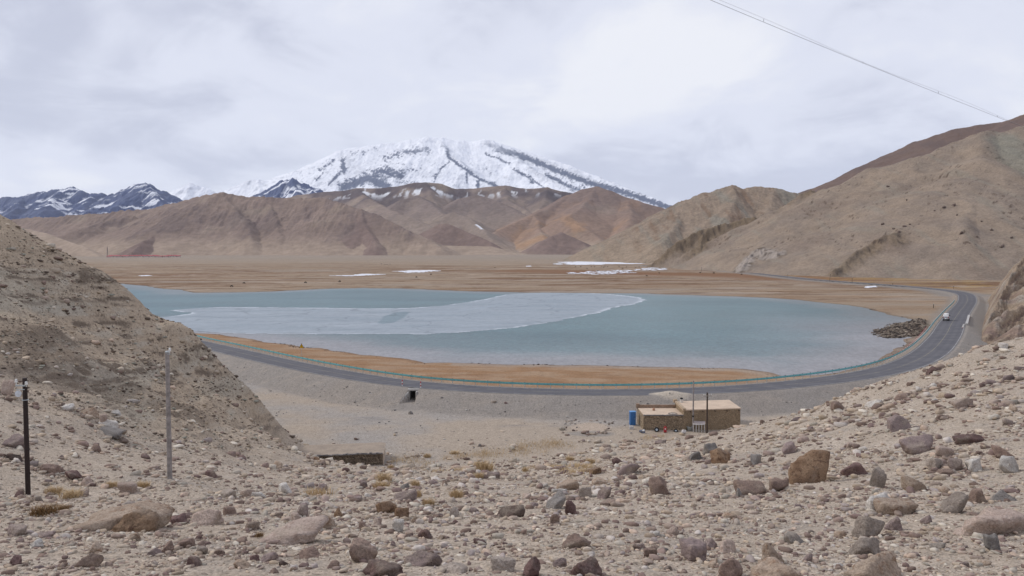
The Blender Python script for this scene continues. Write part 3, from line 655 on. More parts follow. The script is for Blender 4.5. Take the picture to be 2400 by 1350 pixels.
knob = sstep(14, 4, np.abs(line_sd(X, Y, [at_d(*p) for p in KN])) + 4 * g2); col = mixc(col, mixc(np.broadcast_to(np.array([.33,.29,.26]), col.shape), [.10,.085,.075], sstep(0, .3, g2)), knob * .8)
rk = sstep(.40, .52, fbm(X / 4.2, Y / 6.5, 3, 417) + .45 * fbm(X / 45, Y / 60, 3, 419)) * sstep(4, 25, Z); col = mixc(col, [.075,.052,.042], rk * .75)
grn = np.abs(line_sd(X, Y, [at_d(2345,340,850), at_d(2420,440,760)])); col = mixc(col, [.20,.20,.165], sstep(24, 6, grn + 9 * g) * .6)
HILL1 = (X, Y, Z)
emit('hill', X, Y, Z, col, hill_mat('hill_ochre_scree', .55, .20, .8))

# the bluff behind it and the long brown shoulder above both
X, Y = polar(1320, 2050, 460, 1050, 2300, 220)
R2 = [([(1345,600,2150),(1390,583,1950),(1450,551,1750),(1560,496,1650),(1605,471,1620),(1650,452,1600),(1700,440,1580),(1724,435,1570),(1745,444,1560),(1790,438,1550),(1815,441,1540),(1840,450,1530),(1890,457,1500),(1950,470,1480),(2050,480,1450)], .60, .42, 120),
      ([(1724,435,1570),(1718,480,1450),(1700,530,1350)], .62, .5, 60), ([(1815,441,1540),(1800,500,1400),(1790,540,1320)], .6, .5, 60), ([(1605,471,1620),(1590,520,1480),(1560,570,1330)], .55, .45, 60)]
Z = ridges(X, Y, R2, 14, 431); g = fbm(X / 40, Y / 90, 5, 433); hf = np.clip((Z - FLOOR) / 80, 0, 1)
Z = Z + 5 * g * hf ** .5 + 3 * hf * fbm(X / 16, Y / 60, 4, 435, .55, True)
col = mixc(np.broadcast_to(np.array([.245,.192,.148]), X.shape + (3,)), [.205,.190,.160], sstep(.0, .35, fbm(X / 30, Y / 260, 4, 437) + .25 * sstep(480, 560, X)) * .8)
col = mixc(col, [.185,.125,.088], sstep(.1, .4, fbm(X / 18, Y / 160, 4, 439)) * .7); col = mixc(col, [.30,.235,.17], sstep(60, 10, Z) * .5)
emit('hill', X, Y, Z, col, hill_mat('hill_green_grey', .25, .26, 1.4))
X, Y = polar(1800, 2900, 420, 1500, 3000, 180)
R3 = [([(1800,476,2700),(1880,452,2600),(1905,444,2550),(1960,428,2500),(1990,412,2480),(2050,388,2420),(2080,370,2400),(2110,352,2380),(2160,330,2340),(2200,316,2300),(2250,300,2280),(2300,292,2260),(2350,284,2240),(2375,276,2230),(2400,266,2220),(2560,205,2150),(2900,90,2000)], .5, .42, 200),
      ([(2110,352,2380),(2090,420,2150),(2080,470,2000)], .5, .45, 120), ([(2350,284,2240),(2330,360,2000),(2310,430,1850)], .5, .45, 120)]
Z = ridges(X, Y, R3, 18, 451); g = fbm(X / 70, Y / 120, 5, 453); Z = Z + 7 * g
col = mixc(np.broadcast_to(np.array([.150,.106,.090]), X.shape + (3,)), [.125,.092,.084], sstep(-.2, .4, g)); col = mixc(col, [.185,.130,.100], sstep(.1, .5, fbm(X / 120, Y / 200, 4, 455)) * .5)
emit('hill', X, Y, Z, col, hill_mat('hill_purple_brown', .16, .14, 1.0))

# rock outcrop where the road leaves the bend
X, Y = polar(2225, 2950, 520, 150, 380, 420)
RO = [([(2300,770,208),(2314,742,222),(2329,712,238),(2344,680,252),(2357,652,262),(2376,632,268),(2384,615,272),(2420,594,275),(2500,545,278),(2720,430,290),(2970,330,300)], 1.05, .62, 9),
      ([(2314,790,200),(2354,752,212),(2382,722,220),(2430,690,228),(2540,600,240),(2820,460,250)], .85, .6, 12), ([(2342,803,186),(2377,775,194),(2440,745,202),(2620,620,210)], .8, .6, 10), ([(2369,812,172),(2440,786,178),(2620,690,186)], .7, .55, 10)]
Z = ridges(X, Y, RO, 2.2, 471); Zb = Z.copy()
q = X * .75 + Z * .8; w = Z * .9 - X * .5 + .2 * Y
g = fbm(q / 7, w / 2.2, 5, 473, .6); g2 = fbm(q / 2, w / .8, 4, 475, .6); hf = sstep(-3, 4, Z)
cutr = np.abs(line_sd(X, Y, CC)); Z = np.minimum(Z, -2.6 + np.maximum(cutr - 7.0, 0) * 1.9)
Z = Z + hf * sstep(7, 10, cutr) * (1.5 * g + .5 * g2 + 1.0 * fbm(X / 9, Y / 12, 4, 477, .55, True))
col = mixc(np.broadcast_to(np.array([.275,.212,.155]), X.shape + (3,)), [.30,.27,.235], sstep(0, .4, g) * .7)
col = mixc(col, [.155,.105,.088], sstep(.0, .35, -g + .3 * g2) * .7); col = mixc(col, [.09,.068,.06], sstep(.18, .45, -g2 + .3 * fbm(X / 11, Y / 11, 3, 479)) * .75)
col = mixc(col, [.34,.26,.18], sstep(.15, .45, fbm(X / 13, Z / 6, 4, 481)) * .55); col = mixc(col, [.20,.14,.125], sstep(.1, .4, fbm(X / 10 + 9, Z / 8, 4, 483)) * .5)
emit('rock_outcrop', X, Y, Z, col, hill_mat('outcrop_rock', 1.6, .28, .25), low=-6)

# brown hills across the plain
X, Y = polar(-120, 1760, 1000, 2300, 7600, 430)
RA = [([(-150,520,4900),(40,517,4700),(130,512,4500),(250,503,4350),(310,497,4300),(370,490,4200),(405,481,4100),(440,473,4000),(480,462,3900),(523,455,3850),(560,459,3850),(600,464,3850),(660,468,3850),(760,470,3750),(800,480,3600),(840,492,3500),(883,510,3400),(910,522,3350),(940,537,3280),(1000,563,3150),(1025,580,3080)], .50, .30, 260, 'A'),
      ([(350,494,4200),(360,508,4000),(372,526,3800),(400,552,3500),(450,578,3250)], .58, .34, 120, 'A'), ([(523,455,3850),(540,490,3650),(580,535,3400),(600,570,3200)], .5, .34, 150, 'A'),
      ([(700,470,3800),(715,500,3600),(745,540,3350),(790,575,3150)], .5, .36, 120, 'A'), ([(840,492,3500),(850,530,3300),(880,570,3120)], .5, .4, 90, 'K'), ([(620,466,3850),(640,510,3600),(660,560,3250)], .46, .34, 130, 'A'),
      ([(130,560,3500),(190,543,3600),(250,521,3800),(300,508,3900)], .42, .28, 200, 'A'), ([(310,590,3100),(335,568,3200),(350,560,3300),(372,540,3550)], .5, .36, 80, 'K'),
      ([(20,540,3100),(60,536,3000),(113,548,2900),(170,572,2750),(240,600,2550)], .40, .30, 120, 'S'),
      ([(560,475,6800),(620,466,6700),(680,464,6700),(700,458,6600),(760,452,6500),(800,448,6400),(833,443,6400),(870,443,6350),(930,438,6300),(960,431,6250),(1000,428,6200),(1030,432,6200),(1067,443,6200),(1110,443,6200),(1183,436,6200),(1210,441,6100),(1233,444,6000),(1283,440,6000),(1333,453,6000),(1400,470,6000)], .48, .32, 400, 'D'),
      ([(833,443,6400),(870,470,5800),(930,500,5200)], .42, .3, 250, 'D'), ([(1000,428,6200),(1010,455,5850),(1020,480,5500)], .5, .38, 200, 'D'), ([(1183,436,6200),(1190,470,5700),(1250,505,5100)], .46, .36, 200, 'D'), ([(1283,440,6000),(1275,475,5500),(1260,500,5200)], .46, .36, 200, 'D'),
      ([(900,500,5300),(943,470,5500),(977,458,5550),(1005,475,5350),(1033,498,5100),(1060,520,4800)], .46, .32, 220, 'G'), ([(1040,490,5300),(1080,466,5500),(1117,456,5550),(1150,465,5450),(1183,480,5300),(1243,512,5000),(1260,530,4800)], .44, .32, 220, 'G'),
      ([(890,520,4500),(933,503,4600),(960,508,4500),(1000,528,4300),(1035,545,4150)], .42, .3, 160, 'G'), ([(1010,520,4650),(1045,503,4650),(1067,497,4600),(1095,510,4450),(1133,538,4200),(1155,562,3950)], .44, .3, 150, 'G'),
      ([(1030,525,4050),(1047,523,4000),(1062,530,3950),(1085,540,3900),(1110,550,3800),(1150,568,3680)], .55, .36, 60, 'K'),
      ([(1130,568,4000),(1163,546,4250),(1217,518,4500),(1250,505,4650),(1283,489,4800),(1333,457,5000),(1365,444,5000),(1397,437,5000),(1430,447,4900),(1467,463,4800),(1557,490,4600),(1660,520,4500)], .50, .32, 300, 'C'),
      ([(1397,437,5000),(1385,465,4800),(1360,490,4550),(1335,507,4400),(1322,513,4350),(1350,528,4200),(1390,545,4050),(1410,570,3800)], .42, .30, 160, 'C'), ([(1467,463,4800),(1480,500,4500),(1470,540,4150)], .44, .34, 180, 'C'), ([(1250,505,4650),(1262,535,4300),(1275,560,4000)], .42, .32, 150, 'C'),
      ([(1278,566,3650),(1298,554,3680),(1317,545,3700),(1340,556,3650),(1372,572,3550)], .48, .34, 90, 'K'), ([(1020,575,3550),(1150,578,3500)], .2, .15, 60, 'S')]
RA = [(r[0], r[1] * (1.22 if j > 5 else 1.1), r[2] * (1.30 if j > 5 else 1.1), r[3], r[4]) for j, r in enumerate(RA)]
Z, own = ridges(X, Y, RA, 26, 501, True); hf = np.clip((Z + 5) / 150, 0, 1)
PAL = dict(A=(.235,.178,.150), K=(.205,.150,.132), S=(.335,.262,.208), D=(.235,.185,.160), G=(.250,.200,.170), C=(.265,.186,.145))
ROUGH = dict(A=1.0, K=.6, S=.5, D=.8, G=.5, C=.55)
kinds = [r[4] for r in RA]
pal = np.array([PAL[k] for k in kinds]); rgh = np.array([ROUGH[k] for k in kinds])
col = pal[own]; rg = rgh[own]
for ch in range(3): col[..., ch] = blur(col[..., ch], 4)
rg = blur(rg, 5)
g = fbm(X / 160, Y / 320, 5, 503); gu = fbm(X / 48, Y / 240, 5, 505, .55, True)
rock = rg * sstep(1000, 880, X) * sstep(-.35, .3, fbm(X / 330, Y / 500, 4, 506) + .3)
Z = Z + hf * (5 * g + 5 * gu * (rg - .4) + 8 * gu * rock * (own < 9) + 14 * (rg - .35) * fbm(X / 300, Y / 420, 4, 504, .5, True))
cv_ = blur(Z, 6) - Z
st, gx, gy = steep(X, Y, Z)
tone = fbm(X / 420, Y / 620, 4, 507)
col = col * (1 + .24 * tone[..., None])
right = sstep(-120, -40, X - .2 * (3900 - Y)) * (own < 8) * sstep(40, 110, Z)
col = mixc(col, [.178,.132,.120], right * .7)
col = mixc(col, [.180,.136,.124], sstep(.0, .4, fbm(X / 240, Y / 380, 4, 508)) * (own < 8) * sstep(60, 130, Z) * .65)
col = mixc(col, [.335,.262,.205], sstep(85, 20, Z + 30 * tone) * .85 * (np.array([k in 'ASGC' for k in kinds])[own]))
col = mixc(col, [.34,.275,.215], sstep(.12, .45, fbm(X / 260 + 7, Y / 300, 4, 513)) * .45)
col = mixc(col, [.345,.215,.130], sstep(.02, .35, fbm(X / 210, Y / 330, 4, 511)) * .7 * (np.array([k == 'C' for k in kinds])[own]))
col = mixc(col, [.150,.118,.118], sstep(150, 330, Z) * (np.array([k in 'CG' for k in kinds])[own]) * .55)
col = mixc(col, [.085,.072,.086], sstep(5400, 5850, Y) * sstep(-.25, .2, fbm(X / 300, Y / 400, 4, 515)) * sstep(210, 320, Z) * .85)
rp = sstep(.02, .22, fbm(X / 150, Y / 330, 5, 519, .62) - .25 * sstep(120, 20, Z)) * sstep(25, 80, Z) * rg * (own < 9); col = mixc(col, [.150,.116,.112], np.clip(rp, 0, 1) * .5)
sn = sstep(.10, .30, fbm(X / 70, Y / 240, 5, 517, .6) + np.clip(cv_ / 16, -.25, .3)) * sstep(5550, 6050, Y) * sstep(380, 470, Z); col = mixc(col, [.74,.76,.80], sn * .9)
sp_ = np.array([at_d(1118,533,4300)[:2], at_d(1132,537,4200)[:2]]); col = mixc(col, [.75,.76,.80], sstep(16, 6, np.abs(line_sd(X, Y, sp_)) + 6 * g) )
emit('hills', X, Y, Z, col, hill_mat('hills_far_brown', .035, .17, 8.0))

# dark ranges and the great snow mountain
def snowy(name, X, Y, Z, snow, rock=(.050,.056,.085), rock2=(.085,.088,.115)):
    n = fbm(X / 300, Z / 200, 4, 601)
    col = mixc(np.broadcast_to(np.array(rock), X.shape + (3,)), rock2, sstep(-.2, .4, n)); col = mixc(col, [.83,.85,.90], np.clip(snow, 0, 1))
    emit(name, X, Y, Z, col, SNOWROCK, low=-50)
t = NT('snow_and_rock'); n = t.noise(t.pos(), .006, 6, .7); t.bump(n, .35, 40)
SNOWROCK = t.fin(t.gain(t.attr('col'), t.rng(n, .3, .7, .93, 1.05)), .8, spec=.1)
X, Y = polar(-200, 900, 620, 8600, 14200, 300)
RL = [([(-250,478,11800),(0,470,11600),(30,466,11500),(60,464,11500),(85,458,11500),(110,454,11500),(150,447,11500),(170,444,11500),(195,452,11400),(225,457,11400),(260,463,11400),(300,449,11200),(320,440,11100),(345,433,11000),(372,448,11000),(400,472,11000),(430,492,11000),(470,505,11000)], .62, .5, 500),
      ([(150,447,11500),(130,470,11000),(100,495,10300),(90,515,9800)], .6, .5, 300), ([(345,433,11000),(310,462,10500),(270,488,10000),(240,510,9600)], .6, .5, 300), ([(345,433,11000),(370,470,10400),(390,500,9900)], .65, .5, 300), ([(60,464,11500),(40,488,10900),(10,510,10300)], .6, .5, 300), ([(225,457,11400),(200,485,10700),(170,510,10100)], .6, .5, 300), ([(300,449,11200),(250,480,10500),(190,515,9700)], .6, .5, 300),
      ([(590,475,12300),(612,461,12200),(640,444,12050),(662,429,12000),(682,420,12000),(700,428,12000),(722,437,12000),(748,447,12000),(790,462,12000)], .75, .55, 300), ([(682,420,12000),(690,445,11600),(700,470,11200)], .75, .6, 200), ([(640,444,12050),(645,470,11500)], .7, .6, 200), ([(722,437,12000),(735,465,11500)], .7, .6, 200)]
Z = ridges(X, Y, RL, 90, 611); gu = fbm(X / 170, Y / 900, 5, 613, .6, True); Z = Z + 60 * gu * np.clip(Z / 400, 0, 1)
cv_ = blur(Z, 5) - Z
snow = np.maximum(sstep(20, 36, cv_ + 16 * fbm(X / 260, Y / 260, 4, 617) + np.clip((Z - 600) / 30, -10, 16)) * .95, sstep(.20, .34, fbm((X - .9 * Y) / 130, (Y + .9 * X) / 1200, 4, 618) + .5 * fbm(X / 500, Y / 500, 3, 619)) * .95)
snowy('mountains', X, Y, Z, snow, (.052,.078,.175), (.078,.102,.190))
X, Y = polar(330, 1760, 1000, 14500, 22500, 380)
RM = [([(640,472,20300),(700,441,19900),(722,402,19800),(760,382,19700),(800,353,19600),(850,342,19700),(900,338,19800),(950,332,19900),(1000,321,20000),(1050,328,20100),(1090,333,20300),(1140,331,20300),(1200,346,20000),(1267,366,19600),(1333,390,19100),(1400,417,18600),(1467,442,18100),(1533,466,17600),(1580,485,17200),(1700,525,16600)], .55, .42, 900),
      ([(1020,325,20000),(1050,345,19300),(1048,362,18800),(1075,378,18200),(1105,398,17500),(1135,422,16800),(1165,445,16200)], .62, .5, 500), ([(1000,321,20000),(970,352,19000),(950,385,18000),(930,420,17000),(920,445,16300)], .55, .48, 500),
      ([(800,353,19600),(815,385,18600),(840,415,17700),(880,440,16900)], .7, .5, 400), ([(722,402,19800),(745,425,19000),(760,450,18300)], .65, .5, 400), ([(1140,331,20300),(1180,352,19500),(1215,375,18700),(1245,400,18000),(1290,425,17200),(1340,450,16500)], .62, .5, 400),
      ([(1200,346,20000),(1260,372,19200),(1310,395,18500),(1370,425,17700),(1420,450,17100)], .75, .5, 300), ([(1267,366,19600),(1340,402,18800),(1420,437,18000),(1480,462,17400)], .9, .5, 250), ([(900,338,19800),(890,375,18800),(870,400,18200),(850,430,17400)], .55, .5, 400), ([(1105,398,17500),(1080,415,17000),(1065,435,16500)], .6, .5, 250),
      ([(360,490,17500),(390,462,17600),(420,444,17700),(450,430,17700),(478,440,17700),(500,455,17700),(530,446,17900),(560,434,18000),(590,424,18000),(612,418,18100),(640,428,18200),(680,440,18300),(720,455,18300)], .62, .45, 500), ([(450,430,17700),(440,455,17000),(430,475,16500)], .6, .5, 300), ([(612,418,18100),(610,445,17300),(600,470,16600)], .6, .5, 300)]
Z = ridges(X, Y, RM, 170, 631); gu = fbm(X / 420, Y / 1500, 5, 633, .6, True); g = fbm(X / 900, Y / 1300, 5, 635)
Z = Z + (42 * gu + 70 * g) * np.clip(Z / 800, 0, 1)
st, gx, gy = steep(X, Y, Z); cv_ = blur(Z, 7) - Z; u = X / Y
crag = np.zeros_like(X)
for i in (1, 3, 5, 9): crag = np.maximum(crag, sstep(230, 40, np.abs(line_sd(X - 60, Y, [at_d(*p) for p in RM[i][0]])) + 160 * fbm(X / 180, Y / 700, 4, 637, .6)) * .9)
band = np.abs(line_sd(X, Y, [at_d(*p) for p in [(1190,348,19600),(1267,372,19000),(1333,397,18500),(1400,424,18000),(1467,449,17500),(1533,472,17100),(1600,495,16700)]]))
crag = np.maximum(crag, sstep(420, 150, band + 260 * fbm(X / 260, Y / 500, 5, 639, .62) ) * 1.0)
patchy = sstep(-.04, .20, fbm(X / 420, Z / 260, 5, 641, .62) + .8 * (st - .62)) * sstep(2300, 1500, Z)
low = sstep(1150, 750, Z + 300 * fbm(X / 500, Y / 500, 4, 643))
rockm = np.maximum(np.maximum(crag * sstep(-.35, .1, fbm(X / 120, Z / 90, 4, 645)), patchy * sstep(-.15, .2, -(u + .06)) * .95), low * .8) * sstep(2750, 2150, Z + 200 * g)
vpx = W0 / 2 + F * (X / (Y * CP - (Z - HC) * SP)); vpy = H0 / 2 - F * (Y * SP + (Z - HC) * CP) / (Y * CP - (Z - HC) * SP)
nzr = fbm(vpx / 13 - vpy / 20, vpy / 9, 5, 661, .65); nzf = fbm(vpx / 4.5 + vpy / 6, vpy / 7 - vpx / 30, 5, 663, .65); rockm = rockm * .25 + .32 * sstep(.10, .34, fbm(vpx / 7 + vpy / 11, vpy / 10, 5, 667, .68) + .3 * nzr - .15 * sstep(400, 350, vpy))
for pts, hw_, k_ in [([(1139,334),(1184,355),(1217,363),(1266,383),(1307,400),(1368,424),(1410,437),(1471,453),(1532,474),(1590,494)], 6.5, 1.15), ([(1310,405),(1370,430),(1430,447),(1500,468)], 9, .75), ([(1049,350),(1051,367),(1077,388),(1102,404),(1122,420),(1159,433),(1175,442)], 3.4, 1.1), ([(1094,400),(1094,428)], 2.6, 1), ([(1122,420),(1120,440)], 4, 1), ([(1053,379),(1034,395),(1022,412),(1018,425)], 3, .9),
      ([(872,415),(900,402),(938,410)], 15, .95), ([(805,440),(840,424),(862,418),(905,436)], 10, 1.2), ([(803,376),(806,402)], 7, 1.0), ([(752,398),(782,376)], 6, .8), ([(770,432),(795,408)], 3.5, 1), ([(740,425),(758,405)], 3.5, .8), ([(905,372),(950,355),(1003,352)], 11, .78), ([(979,335),(1010,326),(1045,345)], 8, .75), ([(830,360),(880,350)], 9, .62), ([(1139,362),(1165,370),(1192,384)], 4, .85), ([(1205,398),(1230,410),(1250,428)], 3.2, 1), ([(1282,412),(1310,424),(1335,438)], 5.5, 1), ([(1240,412),(1262,432),(1280,444)], 2.6, 1), ([(1139,398),(1150,404)], 4, .8), ([(1340,440),(1400,452)], 7, .9), ([(960,395),(985,400)], 9, .65), ([(930,430),(980,425)], 7, .6)]:
    rockm = np.maximum(rockm, sstep(.50, .86, k_ * np.exp(-(np.abs(line_sd(vpx + 5 * nzr, vpy + 4 * nzf, pts)) / (hw_ * 1.7)) ** 1.3) + .55 * nzr + .60 * nzf) * .95)
rockm = rockm * sstep(318, 366, vpy + 14 * nzr); rockm = np.where((u < -.30), rockm * .35 + .35 * sstep(.1, .4, fbm(X / 200, Z / 200, 5, 647)), rockm)  # rock colour fades to snow white towards the summit, standing in for cloud
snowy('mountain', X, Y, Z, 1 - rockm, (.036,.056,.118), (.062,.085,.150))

# ------------------------------------------------------------------ the air
hz = MB().box((0, 15000, 1900), (60000, 46000, 3980)).build('haze', None)
hz.data.materials.clear()
hm = bpy.data.materials.new('haze_air'); hm.use_nodes = True; hm.node_tree.nodes.clear()
ho = hm.node_tree.nodes.new('ShaderNodeOutputMaterial'); hv = hm.node_tree.nodes.new('ShaderNodeVolumePrincipled')
hv.inputs['Color'].default_value = (.80, .86, .97, 1); hv.inputs['Density'].default_value = 1.25e-5; hv.inputs['Anisotropy'].default_value = 0.0
hm.node_tree.links.new(hv.outputs[0], ho.inputs['Volume']); hz.data.materials.append(hm); tag(hz, kind='stuff')
hz.display_type = 'BOUNDS'
# ------------------------------------------------------------------ stones
def ico(sub):
    import bmesh
    bm = bmesh.new(); bmesh.ops.create_icosphere(bm, subdivisions=sub, radius=1.0)
    V = np.array([v.co[:] for v in bm.verts]); Fs = np.array([[v.index for v in f.verts] for f in bm.faces]); bm.free(); return V, Fs
ICO = {k: ico(k) for k in (1, 2, 3, 4)}
def noise3(V, f, seed):
    return (perlin(V[:, 0] * f + seed, V[:, 1] * f + 1.7 * V[:, 2] * f, seed) + perlin(V[:, 1] * f - seed, V[:, 2] * f + .6 * V[:, 0] * f, seed + 3)) * .5
def rock_shape(seed, sub=4, planes=11, p=16, rough=.05):
    """a boulder: a ball cut by random planes, its edges worn, its faces a little uneven"""
    r = np.random.default_rng(seed); V, Fs = ICO[sub]
    n = r.normal(size=(planes, 3)); n[:, 2] *= .8; n /= np.linalg.norm(n, axis=1)[:, None]; h = r.uniform(.48, .95, planes)
    n = np.r_[n, np.eye(3), -np.eye(3)]; h = np.r_[h, np.ones(6) * .98]
    q = np.clip(V @ n.T, 0, None) / h; rad = (q ** p).sum(1) ** (-1 / p)
    rad = rad * (1 + rough * 3.0 * noise3(V, 1.6, seed % 97) + rough * 1.6 * noise3(V, 4.5, seed % 89 + 5) + rough * .8 * noise3(V, 11, seed % 83 + 9))
    V = V * rad[:, None]; V = V / (np.abs(V).max(0) + 1e-9); return V, Fs
def rock_mat(name, c1, c2, patch, amt, dust=(.40,.335,.27)):
    t = NT(name); P = t.pos(True); oi = t.n('ShaderNodeObjectInfo')
    ad = t.n('ShaderNodeVectorMath', operation='ADD'); t.l(P, ad.inputs[0]); t.l(oi.outputs['Location'], ad.inputs[1]); V = ad.outputs[0]
    a = t.noise(V, 2.2, 6, .65); b = t.noise(V, 5.5, 6, .7, .4); c = t.noise(V, 26, 4, .7); s = t.noise(V, 1.1, 4, .6)
    col = t.mix(t.rng(a, .35, .65, 0, 1), c1, c2)
    col = t.mix(t.math('MULTIPLY', t.rng(b, .52, .62, 0, 1), amt), col, patch)
    col = t.mix(t.math('MULTIPLY', t.rng(s, .50, .66, 0, 1), .5), col, dust)
    k = t.math('MULTIPLY', t.rng(c, .25, .75, .66, 1.3), t.rng(oi.outputs['Random'], 0, 1, .85, 1.15))
    t.bump(t.math('ADD', b, t.math('MULTIPLY', c, .5)), .8, .08)
    return t.fin(t.gain(col, k), .92, spec=.12)
FAM = dict(tan=rock_mat('rock_tan', (.42,.335,.265), (.33,.25,.19), (.22,.13,.08), .7), maroon=rock_mat('rock_maroon', (.180,.115,.105), (.115,.076,.073), (.30,.215,.165), .35),
           brown=rock_mat('rock_brown', (.285,.208,.170), (.195,.138,.115), (.33,.25,.19), .4), mauve=rock_mat('rock_mauve', (.285,.222,.205), (.205,.158,.152), (.34,.27,.22), .45),
           grey=rock_mat('rock_grey', (.37,.315,.272), (.28,.235,.20), (.20,.15,.12), .4), white=rock_mat('rock_white', (.56,.53,.49), (.44,.40,.36), (.30,.24,.20), .35),
           slate=rock_mat('rock_slate', (.255,.232,.215), (.180,.165,.157), (.33,.32,.31), .3), rust=rock_mat('rock_rust', (.30,.205,.135), (.205,.125,.078), (.105,.060,.042), .8),
           pink=rock_mat('rock_pink', (.46,.37,.315), (.37,.285,.24), (.25,.165,.13), .45), dark=rock_mat('rock_dark', (.145,.105,.090), (.085,.064,.058), (.22,.165,.13), .35))
NORMV = None
def slope_tilt(x, y):
    e = .6; zx = ground(np.array([x + e, x - e]), np.array([y, y])); zy = ground(np.array([x, x]), np.array([y + e, y - e]))
    return float(zx[0] - zx[1]) / (2 * e), float(zy[0] - zy[1]) / (2 * e)
SEED = [1000]; PROTO = {}
TAKEN = []; FOOT = []
def rock(name, px, py, w, h, fam, label, tilt=0.0, group=None, sub=4, shape=None, depth=None, cat=None, p=None, round_=False):
    SEED[0] += 1; sd = SEED[0]; r = random.Random(sd)
    if p is None: p = drop(px, py)
    s = p[1] / F; W = w * s / 2; Hh = h * s; dp = W * (depth or r.uniform(.65, .95))
    V, Fs = rock_shape(sd if shape is None else shape, sub, planes=7 if round_ else r.choice((9, 11, 13)), p=9 if round_ else r.choice((18, 26, 36)), rough=.05 if w < 110 else .085)
    hz_ = Hh * .62                                               # half height; the rest is below ground
    V = V * np.array([W * 1.02, dp, 1.0]); V[:, 2] = np.where(V[:, 2] > 0, V[:, 2] * Hh * (.80 if w < 2.1 * h else .98), V[:, 2] * Hh * .55)
    a = math.radians(tilt); ca, sa = math.cos(a), math.sin(a)
    if tilt:
        V = V * np.array([1.0, 1.0, .8]); V[:, [0, 2]] = np.c_[V[:, 0] * ca - V[:, 2] * sa, V[:, 0] * sa + V[:, 2] * ca]
    o = mesh_np(name, V, Fs, FAM[fam], True)
    gy = slope_tilt(p[0], p[1])[1]
    o.location = (p[0], p[1] + dp * .75, p[2] + Hh * (-.04 if w > 2.1 * h else .15 if not tilt else .08) + gy * dp * .35)
    o.rotation_euler = (0, 0, 0)
    me = o.data
    TAKEN.append((px, py - h / 2, max(w, h) / 2)); FOOT.append((p[0], p[1] + dp * .6, W))
    return tag(o, label, cat or 'stone', group)

